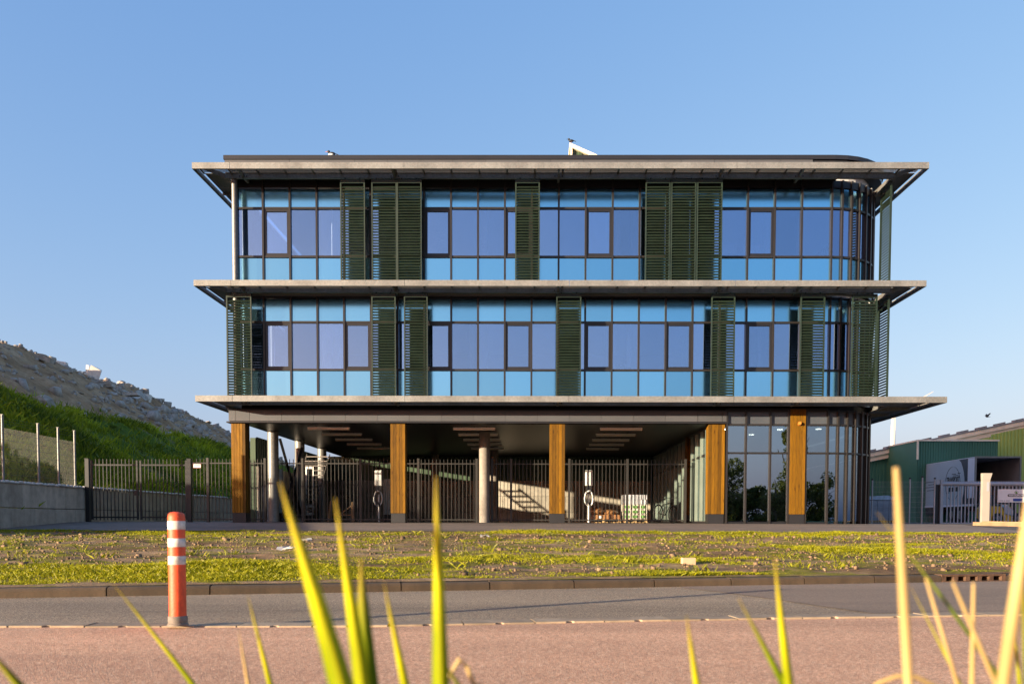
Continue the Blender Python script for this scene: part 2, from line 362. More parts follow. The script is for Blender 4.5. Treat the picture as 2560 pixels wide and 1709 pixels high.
strip('reed_bank', XS, lambda x: -4.0, lambda x: pathN(x) - .004, BANK, lambda x, y: np.interp(y, [-4, 1.5, 3.2, 4], [-.15, -.12, -.01, .004]), 8)
pt = [gr(*p) for p in ((1700, 1469), (1790, 1478), (1930, 1497), (2050, 1515), (2180, 1533))] + [Vector((4.2, 7.05, 0)), Vector((9, 7.75, 0)), Vector((9, 11.40, 0)), Vector((5, 10.40, 0)), Vector((1.62, 9.53, 0))]
MBp = MB(); MBp.add([(p.x, p.y, .004) for p in pt], [tuple(range(len(pt)))]); struct(MBp.build('asphalt_patch', PATCH))
# kerb: single stones
kerb = struct(MB().add([(x, float(kerbY(x)) + dy, z) for x in (-30, -6, 9, 30) for dy, z in ((.03, -.02), (.16, -.02))], [(0, 2, 3, 1), (2, 4, 5, 3), (4, 6, 7, 5)]).build('kerb', KERB))
def stone_mesh(L):
    m = MB(); prof = [(0, -.05), (0, .062), (.022, .085), (.15, .09), (.15, -.05)]
    m.prism([(-L / 2, y, z) for y, z in prof], (L, 0, 0)); return m.mesh('kerb_stone', KERB)
KL = .925; sm = stone_mesh(KL - .012); sx = 2.12 - KL * math.cos(.25) * 12; DRX = None; ang = math.atan(.2557)
x = sx
while x < 10.5:
    L = KL * (math.cos(ang) if -6.5 < x < 8.6 else 1); xc = x + L / 2
    if x <= 5.0 < x + L and DRX is None: DRX = xc
    else:
        a = math.atan2(float(kerbY(x + L) - kerbY(x)), L)
        link('kerb_stone', sm, kerb, (xc, float(kerbY(xc)), random.uniform(-.004, .004)), (0, 0, a))
    x += L
# divider strip between road and cycle path: low notched concrete blocks
div = struct(strip('divider_strip', XS, lambda x: divY(x) - .085, lambda x: divY(x) + .085, BANK, .006))
def divblock(w):
    m = MB(); h = w / 2; o = [(-h, -.1), (-.03, -.1), (-.015, -.075), (.015, -.075), (.03, -.1), (h, -.1), (h, .1), (.24 - h * .2, .1), (.22 - h * .2, .075), (.19 - h * .2, .075), (.17 - h * .2, .1), (-h, .1)]
    return m.prism([(a, b, -.01) for a, b in o], (0, 0, .034)).mesh('edge_block', STRIP)
db = divblock(.49); x = -9.0
while x < 10:
    a = math.atan2(float(divY(x + .5) - divY(x)), .5); link('edge_block', db, div, (x + .25 * math.cos(a), float(divY(x + .25)), random.uniform(-.003, .003)), (0, 0, a)); x += .5 * math.cos(a)
# verge (fine relief) and pavement
vx = np.linspace(-30, 30, 420); vt = np.linspace(0, 1, 230)
Xg, Tg = np.meshgrid(vx, vt); K = kerbY(Xg) + .12; Yg = K + (PAVY - K) * Tg ** 1.15
def relief(X, Y):
    r = (fbm(X * .5, Y * .8, 3) - .5) * .10 + (fbm(X * 2.2 + 5, Y * 3.0, 4) - .5) * .085
    mo = np.exp(-(((X + 1.7) / 2.6) ** 2 + ((Y - 13.8) / 1.3) ** 2)) * .06
    return r + mo
Zg = verge_z(Xg, Yg) + relief(Xg, Yg) * np.clip(Tg * 14, 0, 1) * np.clip((1 - Tg) * 12, 0, 1) + .004
i = np.arange(Xg.size).reshape(Xg.shape)
verge = np_mesh('verge', np.stack([Xg.ravel(), Yg.ravel(), Zg.ravel()], 1), np.stack([i[:-1, :-1].ravel(), i[:-1, 1:].ravel(), i[1:, 1:].ravel(), i[1:, :-1].ravel()], 1), SOIL)
verge.data.polygons.foreach_set('use_smooth', [True] * len(verge.data.polygons)); struct(verge)
pz = lambda x, y: float(np.interp(y, [PAVY - .3, PAVY, 28.6, 60], [.40, .425, GZ, GZ]))
strip('pavement', np.linspace(-40, 14, 28), lambda x: PAVY - .25, lambda x: 46.0, PAVE, pz, 24)
strip('yard', np.linspace(14, 60, 24), lambda x: PAVY - .25, lambda x: 70.0, GROUND, lambda x, y: pz(x, y) + .006, 24)
edge = strip('pavement_edge', np.linspace(-40, 40, 81), lambda x: PAVY - .33, lambda x: PAVY - .05, KERB, .438)

# ------------------------------------------------------------------ embankment and rubble mound, left
WX = -15.45                                                  # retaining wall face
def hill_z(X, Y):
    nose = np.interp(Y - .06 * (WX - X), [22.0, 25, 28, 31, 35.5], [0, .26, .56, .80, 1.0])
    d = WX - .3 - X
    g = 1.72 + np.clip(d, 0, 7.2) * .60
    Hr = np.interp(Y, [20, 45, 52, 60, 68, 75, 84, 92, 112], [8.0, 10.2, 11.1, 11.4, 11.2, 10.4, 8.8, 7.2, 1.2])
    g2 = np.minimum(5.95 + np.clip(d - 8.0, 0, 40) * .62, Hr) ; far = np.interp(Y, [60, 84, 100, 115], [1, .97, .55, .12])
    z = np.where(d < 8.0, g, g2) - np.clip(d - 19, 0, 60) * .30
    z = np.minimum(z, Hr + 0 * z)
    return GZ - .3 + np.clip(z - GZ + .3, 0, 50) * nose * np.where(d < 8, np.interp(Y, [60, 100, 115], [1, .6, .12]), far)
def hrough(X, Y, k=1.0): return ((fbm(X * .35 + 3, Y * .35, 4) - .5) * .9 + (fbm(X * 1.3, Y * 1.3, 3) - .5) * .35) * k
hy = np.concatenate([np.linspace(14, 66, 150), np.linspace(66.5, 118, 70)])
hx1 = np.linspace(WX - .3, WX - 8.4, 60); hx2 = np.linspace(WX - 7.9, WX - 60, 150)
def zf1(X, Y): return hill_z(X, Y) + hrough(X, Y, .8) * np.clip((WX - .3 - X) / 1.2, 0, 1)
def zf2(X, Y): return hill_z(X, Y) + hrough(X, Y, 1.35) * np.clip((WX - 8.0 - X) / 1.0, 0, 1) + .02
emb = struct(heightsheet('embankment', hx1, hy, zf1, HILLM)); mound = struct(heightsheet('rubble_mound', hx2, hy, zf2, MOUND))
# rubble: the largest pieces are single chunks on the mound
def chunk_mesh(kind, sd):
    r = random.Random(sd); m = MB()
    if kind == 'slab': m.box(-.5, .5, -.35, .35, -.06, .06)
    elif kind == 'beam': m.box(-.6, .6, -.1, .1, -.09, .09)
    else: m.ball((0, 0, 0), .5, .42, .34, 7, 5)
    m.v = [(a * r.uniform(.78, 1.2), b * r.uniform(.78, 1.2), c * r.uniform(.75, 1.25)) for a, b, c in m.v]
    return m.mesh('rubble_chunk', RUB)
CH = [chunk_mesh(k, s) for s, k in enumerate(['slab', 'rock', 'rock', 'slab', 'beam', 'rock', 'slab', 'rock'])]
n = 0
while n < 240:
    Y = rng.uniform(34, 96); X = -rng.uniform(23.6, 35)
    if rng.random() > .25 + 1.3 * max(0, fbm(X * .3 + 40, Y * .3, 3) - .35): continue
    s = float(np.clip(rng.lognormal(-1.25, .55), .16, 1.0)); z = float(zf2(np.array(X), np.array(Y)))
    o = link('rubble_chunk', CH[rng.integers(8)], mound, (X, Y, z + s * .10), (rng.normal(0, .45), .5 + rng.normal(0, .45), rng.uniform(0, 6.3))); o.scale = (s, s, s); n += 1
vv = []; ff = []; N = 3600
X = -rng.uniform(23.3, 37, N); Y = rng.uniform(32, 100, N); keep = rng.random(N) < .25 + 1.4 * np.clip(fbm(X * .3 + 40, Y * .3, 3) - .38, 0, 1); X = X[keep]; Y = Y[keep]; Z = zf2(X, Y)
cube = np.array([(a, b, c) for c in (-1, 1) for a, b in ((-1, -1), (1, -1), (1, 1), (-1, 1))], float); cf = np.array([(0, 3, 2, 1), (4, 5, 6, 7), (0, 1, 5, 4), (1, 2, 6, 5), (2, 3, 7, 6), (3, 0, 4, 7)])
S = np.clip(rng.lognormal(-2.2, .5, len(X)), .05, .35); V = cube[None] * (S[:, None, None] * rng.uniform(.4, 1.3, (len(X), 1, 3))) * rng.uniform(.75, 1.2, (len(X), 8, 3))
A = rng.normal(0, .6, len(X)); B = rng.uniform(0, 6.3, len(X)); ca, sa, cb, sb = np.cos(A)[:, None], np.sin(A)[:, None], np.cos(B)[:, None], np.sin(B)[:, None]
x, y, z = V[..., 0], V[..., 1], V[..., 2]; x, z = x * ca - z * sa, x * sa + z * ca; x, y = x * cb - y * sb, x * sb + y * cb
P = np.stack([x + X[:, None], y + Y[:, None], z + Z[:, None] + .03], -1).reshape(-1, 3)
struct(np_mesh('small_rubble', P, (cf[None] + 8 * np.arange(len(X))[:, None, None]).reshape(-1, 4), RUB, parent=mound), 'stuff')
# the slabs sticking out of the ridge
def slab(px, py, Y, hx, hy_, hz, rx, ry, rz, mat=RUB):
    p = at(px, py, Y); m = MB().box(-hx, hx, -hy_, hy_, -hz, hz); m.v = [(a * random.uniform(.9, 1.1), b * random.uniform(.85, 1.15), c * random.uniform(.8, 1.2)) for a, b, c in m.v]
    return link('concrete_slab', m.mesh('concrete_slab', mat), mound, p, (rx, ry, rz))
PALE = simple('pale_plaster', (.70, .66, .58), .8, 0, .15, 6)
for a in ((219, 929, 61, .09, .09, .42, 0, .12, 0, PALE), (236, 934, 61, .38, .10, .42, .1, .35, .3, PALE), (207, 938, 61, .25, .25, .2, .2, .3, .5, PALE), (228, 953, 61, .75, .5, .13, 0, .05, .2), (240, 956, 60.5, 1.1, .5, .09, .1, .06, .1), (222, 962, 60, .8, .4, .08, .1, .42, .2), (250, 961, 60.5, .7, .5, .12, 0, .2, .6),
          (262, 964, 60.5, .55, .4, .14, 0, -.1, .1), (268, 972, 61, .5, .45, .16, 0, .3, .7), (302, 986, 63, 1.3, .4, .1, 0, -.03, .1), (155, 912, 58, .3, .3, .2, 0, .1, .3, PALE), (205, 966, 59, .45, .2, .06, 0, .05, .2), (276, 976, 62, .4, .3, .12, .2, .1, 0), (322, 997, 64, .6, .5, .35, .3, .4, .2), (345, 998, 66, .5, .5, .45, .2, .8, .3), (362, 995, 67, .4, .4, .3, 0, .1, .2, PALE), (100, 893, 54, .7, .3, .12, 0, .3, .1), (28, 886, 52, .4, .4, .3, .2, .5, .2)): slab(*a)

# ------------------------------------------------------------------ retaining wall of concrete blocks, left
rw = thing('retaining_wall', (WX, 24, GZ - .06), 'stained concrete block retaining wall below the green slope', 'wall')
bl = MB().box(-.22, 0, 0, 1.165, 0, .708).mesh('concrete_block', CONCB, bevel=.008); bl2 = MB().box(-.22, 0, 0, 1.165, -.5, .47).mesh('concrete_block', CONCB, bevel=.008)
k = 0; y = 17.0
while y < 43.5:
    link('concrete_block', bl, rw, (rng.normal(0, .004), y - 24 + .55, .49 - 0), None); link('concrete_block', bl2, rw, (.004 + rng.normal(0, .004), y - 24, -.0), None); y += 1.18
box('cap', CONC, rw, WX - .32, WX + .03, 17.2, 43.6, GZ - .06 + 1.198, GZ - .06 + 1.215)
cs_ = [MB().ball((0, 0, 0), .07, .105, .05, 8, 5).mesh('cap_stone', simple('pale_cap_stone', (.62, .57, .50), .9, 0, .2, 9, rnd=.15)) for _ in range(1)][0]; y = 17.4
while y < 43: o = link('cap_stone', cs_, rw, (-.03 + rng.normal(0, .008), y - 24, 1.235 + rng.normal(0, .006)), (0, 0, rng.normal(0, .2))); y += .215
# cracks and seams in the asphalt
def crack(pts, w, name='road_crack'):
    m = MB(); P = []
    for (a, b) in zip(pts[:-1], pts[1:]):
        for t in np.linspace(0, 1, 9)[:-1]: P.append(Vector(a).lerp(Vector(b), t) + Vector((rng.normal(0, .012), rng.normal(0, .012), 0)))
    L_ = []; 
    for i, q in enumerate(P): ww = w * rng.uniform(.25, 1); L_ += [(q.x, q.y - ww, .0085), (q.x, q.y + ww, .0085)]
    m.add(L_, [(2 * i, 2 * i + 2, 2 * i + 3, 2 * i + 1) for i in range(len(P) - 1)]); return struct(m.build(name, RUBBER))
crack([(*gr(30, 1533).xy, 0), (*gr(300, 1531).xy, 0), (*gr(700, 1527).xy, 0), (*gr(1250, 1518).xy, 0), (*gr(1600, 1500).xy, 0), (*gr(1760, 1497).xy, 0)], .007)
crack([(*gr(1762, 1475).xy, 0), (*gr(1930, 1498).xy, 0), (*gr(2050, 1516).xy, 0), (*gr(2180, 1533).xy, 0)], .014); crack([(*gr(2440, 1490).xy, 0), (*gr(2500, 1494).xy, 0)], .01)
# ------------------------------------------------------------------ the office building
YG = 29.1                                                    # glazing and pillar line
B = thing('office_building', (0, YG, GZ), 'three storey glass office with steel canopies, dark green louvers and open garage below', 'building')
AX, AR = 9.78, 2.0                                           # where the rounded corner starts, its radius
def foot(off=0.0, back=44.0, n=9, left=-10.0):
    p = [(left - off, YG - off), (AX, YG - off)]
    for k in range(1, n + 1):
        a = math.pi / 2 * k / n; p.append((AX + (AR + off) * math.sin(a), YG + AR - (AR + off) * math.cos(a)))
    return p + [(AX + AR + off, back), (left - off, back)]
def slabp(name, mat, off, z0, z1, parent=B, back=44.0): return MB().prism([(x, y, z0) for x, y in foot(off, back)], (0, 0, z1 - z0)).build(name, mat, parent)
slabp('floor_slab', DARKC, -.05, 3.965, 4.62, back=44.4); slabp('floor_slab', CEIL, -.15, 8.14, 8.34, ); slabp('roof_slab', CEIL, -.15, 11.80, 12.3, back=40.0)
slabp('floor_finish', FLOORI, -.17, 4.624, 4.66); slabp('floor_finish', FLOORI, -.17, 8.344, 8.38, back=40.0)
# parapet
para = slabp('parapet', PARA, .26, 12.304, 12.56, back=40.3)
x = -10.30
pm = MB().box(0, 1.066, 0, .03, 0, .25).mesh('panel', FASC)
while x + 1.07 < AX + .1: link('panel', pm, para, (x, YG - .295 - YG, 12.31 - GZ)); x += 1.075
cap = slabp('coping', PARA, .33, 12.565, 12.70, para, back=40.4)
# canopies
def canopy(zt, zb, xl, xr, right_inner, Yb):
    frame = MB(); Yf, Yi = 27.75, 28.55; il, ir = -10.19, right_inner; zi = zb + .002
    for (x0, x1) in ((il, ir),):                             # front inner beam: web, flanges
        frame.box(x0, x1, Yi - .006, Yi + .006, zi, zi + .17); frame.box(x0 - .05, x1 + .05, Yi - .05, Yi + .05, zi - .010, zi); frame.box(x0, x1, Yi - .05, Yi + .05, zi + .17, zi + .18)
    for xx in (il, ir):
        frame.box(xx - .006, xx + .006, Yi + .05, Yb, zi, zi + .17); frame.box(xx - .05, xx + .05, Yi + .05, Yb, zi - .010, zi)
    c = frame.build('canopy', GALV, B)
    ts = [xl] + [j for j in (-9.77, -4.22, 1.04, 6.32)] + [xr]
    for a, b in zip(ts[:-1], ts[1:]):
        m = MB().box(a + .006, b - .006, Yf, Yf + .008, zb, zt); m.box(a + .006, b - .006, Yf + .008, Yf + .09, zt - .008, zt); m.box(a + .006, b - .006, Yf + .008, Yf + .09, zb, zb + .008)
        m.build('edge_beam', GALV, c)
    for xx, s in ((xl, 1), (xr, -1)):
        m = MB().box(min(xx, xx + s * .008), max(xx, xx + s * .008), Yf + .012, Yb, zb, zt); m.box(min(xx, xx + s * .09), max(xx, xx + s * .09), Yf + .1, Yb, zb, zb + .008); m.build('edge_beam', GALV, c)
    for xx in (-9.6, -4.64, .70, 5.94, 8.52):                # cantilever brackets with bolted plates
        m = MB().prism([(xx - .03, Yf + .01, zt - .02), (xx - .03, Yf + .01, zt - .11), (xx - .03, Yi - .008, zb + .03), (xx - .03, Yi - .008, zt - .02)], (.06, 0, 0))
        m.box(xx - .17, xx + .17, Yi - .020, Yi - .0075, zb + .02, zb + .165)
        b = m.build('bracket', GALV, c)
        for s in (-1, 1): MB().cyl((xx + s * .12, Yi - .030, zb + .06), (xx + s * .12, Yi - .020, zb + .06), .022, n=8).build('bolt', ANTH, b)
        MB().box(xx - .04, xx + .04, Yi + .006, YG - .06, zb + .03, zb + .15).build('bracket', GALV, c)
    for (p, q) in (((il, Yi), (xl + .05, Yf + .05)), ((ir, Yi), (xr - .05, Yf + .05))):   # corner outriggers
        MB().prism([(p[0], p[1], zb + .0), (p[0], p[1], zb + .17), (q[0], q[1], zt - .01), (q[0], q[1], zt - .09)], (.012, .012, 0)).build('outrigger', GALV, c)
    for yy in (30.2, 32, 34, 37, 39.5):
        for s, (a, b) in ((0, (xl + .09, il - .05)), (1, (ir + .05, xr - .09))): MB().prism([(a, yy, zt - .02), (b, yy, zt - .02), (b, yy, zb + (.02 if s == 0 else .08)), (a, yy, zb + (.08 if s == 0 else .02))], (0, .02, 0)).build('bracket', GALV, c)
    g = MB(); step = .034; k = 0; x = xl + .1                # walkway grating: bearing bars
    while x < xr - .1: g.box(x, x + .005, Yf + .1, Yi - .06, zt - .035, zt - .012); x += step
    y = Yf + .1
    while y < Yi: g.box(xl + .1, xr - .1, y, y + .006, zt - .020, zt - .012); y += .1
    xx = xl + .1
    while xx < xr: g.box(xx - .03, xx + .03, Yf + .09, Yi, zt - .055, zt - .035); xx += .9
    struct(g.build('grating', GALV, c), 'stuff')
    for a, b in ((xl + .1, il - .06), (ir + .06, xr - .1)):   # sheet panels of the side walkways
        y = Yi
        while y < Yb - 1.2: box('deck_panel', GALV, c, a, b, y + .004, y + 1.19, zt - .03, zt - .02); y += 1.2
    MB().box(il + .06, 9.9, Yi + .06, YG + .1, zt - .05, zt - .03).build('soffit', ANTH, c)
    return c
canopy(12.05, 11.855, -10.97, 12.38, 11.58, 41.0); canopy(8.37, 8.185, -10.97, 12.38, 11.58, 44.0); canopy(4.71, 4.52, -10.97, 13.12, 11.58, 46.0)
for z0, z1 in ((8.38, 11.85), (4.72, 8.18)):
    MB().cyl((-9.92, 28.62, z0), (-9.92, 28.62, z1), .092, n=24).build('corner_column', GALV, B, smooth=True)
# upper floors: curtain wall
MP = .896; M0 = -9.13
def arcp(a, r=AR): return Vector((AX + r * math.sin(a), YG + AR - r * math.cos(a), 0))
def curtain(rows, zbot, ztop, sashes, back=44.0):
    nside = int((back - YG - AR) / .93)
    cw = MB().box(-10.02, AX, YG - .03, YG + .12, rows[-1] + .0, ztop).box(-10.02, AX, YG - .03, YG + .12, zbot - .1, zbot + .02)
    prev = None
    for k in range(10):
        a = math.pi / 2 * k / 9
        if k: 
            p, q = arcp(prev, AR - .04), arcp(a, AR - .04); cw.bar(p + Vector((0, 0, (rows[-1] + ztop) / 2)), q + Vector((0, 0, (rows[-1] + ztop) / 2)), .12, ztop - rows[-1]); cw.bar(p + Vector((0, 0, zbot - .04)), q + Vector((0, 0, zbot - .04)), .12, .12)
        prev = a
    cw.box(AX + AR - .1, AX + AR, YG + AR, back, rows[-1], ztop)
    c = cw.build('curtain_wall', ANTH, B)
    xs = [-10.0] + [M0 + MP * k for k in range(0, 21)] + [AX]
    h = ztop - zbot; mm = MB().box(-.030, .030, -.075, .10, 0, h).mesh('mullion', MULL)
    for x in xs: link('mullion', mm, c, (x, 0, zbot - GZ))
    for k in range(1, 10):
        a = math.pi / 2 * k / 9; p = arcp(a); link('mullion', mm, c, (p.x, p.y - YG, zbot - GZ), (0, 0, a))
    for k in range(1, nside + 1): link('mullion', mm, c, (AX + AR, AR + k * .93, zbot - GZ), (0, 0, math.pi / 2))
    zr = [zbot] + rows
    for z in rows[:-1]:
        for a, b in zip(xs[:-1], xs[1:]): MB().box(a + .031, b - .031, YG - .045, YG + .08, z - .032, z + .032).build('transom', MULL, c)
        for k in range(9):
            p, q = arcp(math.pi / 2 * k / 9 + .02), arcp(math.pi / 2 * (k + 1) / 9 - .02); MB().bar(p + Vector((0, 0, z)), q + Vector((0, 0, z)), .10, .064).build('transom', MULL, c)
        MB().box(AX + AR - .08, AX + AR + .045, YG + AR, back, z - .032, z + .032).build('transom', MULL, c)
    for r in range(3):
        z0, z1 = zr[r] + (.033 if r else .02), zr[r + 1] - .033; mat = GLV if r == 1 else GLT
        for k, (a, b) in enumerate(zip(xs[:-1], xs[1:])):
            tx, tz = rng.normal(0, .006), rng.normal(0, .006)
            pm_ = MB().box(-(b - a) / 2 + .031, (b - a) / 2 - .031, 0, .012, -(z1 - z0) / 2, (z1 - z0) / 2).mesh('pane', mat)
            link('pane', pm_, c, ((a + b) / 2, .012, (z0 + z1) / 2 - GZ), (tx, 0, tz))
            if r == 1 and k in sashes:
                m = MB(); x0, x1 = a + .033, b - .033; w = .072; y0, y1 = YG - .028, YG + .005; za, zb = z0 + .004, z1 - .004
                m.box(x0, x0 + w, y0, y1, za, zb); m.box(x1 - w, x1, y0, y1, za, zb); m.box(x0 + w, x1 - w, y0, y1, za, za + w); m.box(x0 + w, x1 - w, y0, y1, zb - w, zb); m.build('sash', ANTH, c)
        for k in range(9):
            a0, a1 = math.pi / 2 * k / 9, math.pi / 2 * (k + 1) / 9; p, q = arcp(a0 + .018, AR - .015), arcp(a1 - .018, AR - .015); d = (q - p)
            pm_ = MB().box(-d.length / 2, d.length / 2, 0, .012, -(z1 - z0) / 2, (z1 - z0) / 2).mesh('pane', GLC if r == 1 else GLT)
            link('pane', pm_, c, ((p.x + q.x) / 2, (p.y + q.y) / 2 - YG, (z0 + z1) / 2 - GZ), (0, 0, math.atan2(d.y, d.x) + rng.normal(0, .004)))
        for k in range(nside): box('pane', GLC, c, AX + AR - .03, AX + AR - .018, YG + AR + .03 + k * .93, YG + AR + .90 + k * .93, z0, z1)
    for k in range(int((back - YG) / 3.7)): box('pane', GLC, c, -9.99, -9.975, YG + .2 + k * 3.7, YG + 3.85 + k * 3.7, zbot, rows[-1])
    return c
# xs index k: pane between xs[k] and xs[k+1]; pane 1 starts at M0
C3 = curtain([9.50, 11.09, 11.76], 8.42, 12.0, (1, 7, 10, 13, 19), 40.0); C2 = curtain([5.76, 7.34, 8.13], 4.74, 8.18, (1, 4, 7, 10, 13, 16, 19))
# louver screens
SLAT_N = 0
slat_me = MB().obox((0, 0, 0), (.36, 0, 0), (0, .040, .030), (0, -.0055, .0078)).mesh('slat', LOUV)
def screen(p, ang_, w, z0, z1, single, q=1.0):
    fr = MB(); h = z1 - z0; sw = .042
    for s in (-1, 1): fr.box(s * (w / 2 - sw / 2) - sw / 2, s * (w / 2 - sw / 2) + sw / 2, -.03, .03, 0, h)
    fr.box(-w / 2 + sw, w / 2 - sw, -.03, .03, 0, .05); fr.box(-w / 2 + sw, w / 2 - sw, -.03, .03, h - .12, h); 
    for s in (-.3, .3): fr.box(s * w - .02, s * w + .02, -.02, .02, h, h + .05)
    o = link('louver_screen', fr.mesh('louver_screen', LOUV), B, (p[0], p[1] - YG, z0 - GZ), (0, 0, ang_))
    n = int((h - .2) / .0905); k = (w - 2 * sw) / .72; allm = MB()
    for i in range(n):
        z = .085 + i * .0905
        if single: s = link('slat', slat_me, o, (0, 0, z), (rng.normal(0, .035), 0, 0)); s.scale = (k, 1, 1)
        else: allm.obox((0, 0, z), (.36 * k, 0, 0), (0, .040 * q, .030 * q), (0, -.0055 * q, .0078 * q))
    if not single: struct(link('slats', allm.mesh('slats', LOUV), o), 'stuff')
T3 = [(-6.42, -5.61), (-5.40, -4.57), (-4.57, -3.76), (-.71, .09), (3.53, 4.34), (4.36, 5.18), (5.20, 6.03)]
T2 = [(-10.19, -9.36), (-5.42, -4.62), (-4.35, -3.57), (.64, 1.46), (5.71, 6.49), (8.62, 9.42), (10.30, 11.12)]
cnt = 0
for a, b in T3: screen(((a + b) / 2, 28.5), 0, b - a, 8.40, 11.80, cnt < 7); cnt += 1
for a, b in T2: screen(((a + b) / 2, 28.5), 0, b - a, 4.73, 8.13, cnt < 8); cnt += 1
screen((11.55, 29.03), math.pi / 2, .84, 8.40, 11.80, False, .55)
for yy in (29.03, 29.95, 30.9, 33.0): screen((11.55, yy), math.pi / 2, .84, 4.73, 8.13, False, .55)
screen((11.55, 33.0), math.pi / 2, .84, 8.40, 11.80, False, .55)
# fascia above the garage
fas = MB().box(-10.33, 6.40, YG - .035, YG + .3, 4.03, 4.39).build('fascia', ANTH, B)
for a, b in [(-10.35, -10.13), (-10.12, -9.65)] + [(-9.64 + 1.075 * k, -9.64 + 1.075 * k + 1.067) for k in range(14)] + [(5.42, 6.22), (6.235, 6.40)]:
    box('panel', FASC, fas, a, b, YG - .065, YG - .037, 4.05, 4.385)
box('drip_edge', ANTH, fas, -10.42, 6.42, YG - .10, YG + .3, 3.985, 4.028); box('top_trim', ANTH, fas, -10.38, 6.40, YG - .08, YG + .3, 4.392, 4.44)
box('recess_wall', ANTH, B, -10.2, 9.78, YG + .30, YG + .36, 3.97, 4.52)
# wood clad pillars
def pillar(x0, x1, y0, depth, ztop):
    p = box('wood_pillar', BLACK, B, x0 + .03, x1 - .03, y0 + .03, y0 + depth - .03, GZ, ztop - .02)
    box('plinth', PLINTH, p, x0 + .012, x1 - .012, y0 + .012, y0 + depth - .012, GZ, .955)
    n = 5; w = (x1 - x0 + .0) / n
    pl = MB().box(.003, w - .004, 0, .024, 0, ztop - .962).mesh('plank', WOOD, bevel=.002)
    for k in range(n): link('plank', pl, p, (x0 + k * w, y0 - YG + rng.normal(0, .0015), .962 - GZ))
    n2 = 4; w2 = (depth - .06) / n2; ps = MB().box(0, .024, .003, w2 - .004, 0, ztop - .962).mesh('plank', WOOD, bevel=.002)
    for k in range(n2):
        for xx in (x0, x1 - .024): link('plank', ps, p, (xx, y0 + .03 + k * w2 - YG, .962 - GZ))
    return p
for a, b, y, d, z in ((-10.30, -9.82, YG - .0, .48, 3.96), (-4.92, -4.42, YG, .48, 3.96), (.45, .97, YG, .48, 3.96), (5.79, 6.34, YG - .01, .5, 3.96), (8.50, 9.02, YG - .1, .5, 4.47)): pillar(a, b, y, d, z)
pillar(5.78, 6.18, 33.2, .4, 3.95)
# ground floor glazing, right
def ground_glass():
    c = MB().box(6.36, AX, YG - .03, YG + .12, 4.40, 4.50).box(6.36, AX, YG - .03, YG + .12, GZ, .70).build('shop_front', ANTH, B)
    rows = [.70, 3.01, 3.95, 4.41]; xs = [6.40, 7.04, 7.86, 8.47, 9.05, AX]
    mm = MB().box(-.03, .03, -.07, .1, 0, 4.45 - GZ).mesh('mullion', MULL)
    for x in xs: link('mullion', mm, c, (x, 0, 0))
    for k in range(1, 10): a = math.pi / 2 * k / 9; p = arcp(a); link('mullion', mm, c, (p.x, p.y - YG, 0), (0, 0, a))
    for r in range(3):
        z0, z1 = rows[r] + .03, rows[r + 1] - .03; mat = GLG if r < 2 else HEAD
        for a, b in zip(xs[:-1], xs[1:]):
            me = MB().box(-(b - a) / 2 + .031, (b - a) / 2 - .031, 0, .012, -(z1 - z0) / 2, (z1 - z0) / 2).mesh('pane', mat)
            link('pane' if r < 2 else 'panel', me, c, ((a + b) / 2, .012, (z0 + z1) / 2 - GZ), (rng.normal(0, .002), 0, rng.normal(0, .003)))
            MB().box(a + .031, b - .031, YG - .045, YG + .06, z1 - .0, z1 + .06).build('transom', MULL, c)
        for k in range(9):
            p, q = arcp(math.pi / 2 * k / 9 + .018, AR - .015), arcp(math.pi / 2 * (k + 1) / 9 - .018, AR - .015); d = q - p
            me = MB().box(-d.length / 2, d.length / 2, 0, .012, -(z1 - z0) / 2, (z1 - z0) / 2).mesh('pane', mat)
            link('pane' if r < 2 else 'panel', me, c, ((p.x + q.x) / 2, (p.y + q.y) / 2 - YG, (z0 + z1) / 2 - GZ), (0, 0, math.atan2(d.y, d.x) + rng.normal(0, .006)))
            p, q = arcp(math.pi / 2 * k / 9 + .018), arcp(math.pi / 2 * (k + 1) / 9 - .018); MB().bar(p + Vector((0, 0, z1 + .03)), q + Vector((0, 0, z1 + .03)), .1, .06).build('transom', MULL, c)
        for k in range(7): box('pane' if r < 2 else 'panel', mat, c, AX + AR - .03, AX + AR - .018, YG + AR + .03 + k * 1.86, YG + AR + 1.83 + k * 1.86, z0, z1)
ground_glass()
# glazed partition along the garage
part = MB().box(5.84, 5.98, YG + .5, 44, GZ, GZ + .08).box(5.84, 5.98, YG + .5, 44, 3.88, 3.96).build('partition', ANTH, B)
MGR = simple('grey_green_mullion', (.20, .24, .20), .45, .3, .1, 2)
k = 0; y = YG + .55
while y < 43.5:
    box('mullion', MGR, part, 5.80, 6.0, y, y + .06, GZ + .08, 3.88); box('pane', GLG, part, 5.90, 5.912, y + .07, y + .93, GZ + .09, 2.97); box('pane', GLG, part, 5.90, 5.912, y + .07, y + .93, 3.05, 3.87)
    box('transom', ANTH, part, 5.84, 5.98, y + .065, y + .935, 2.975, 3.045); y += .94
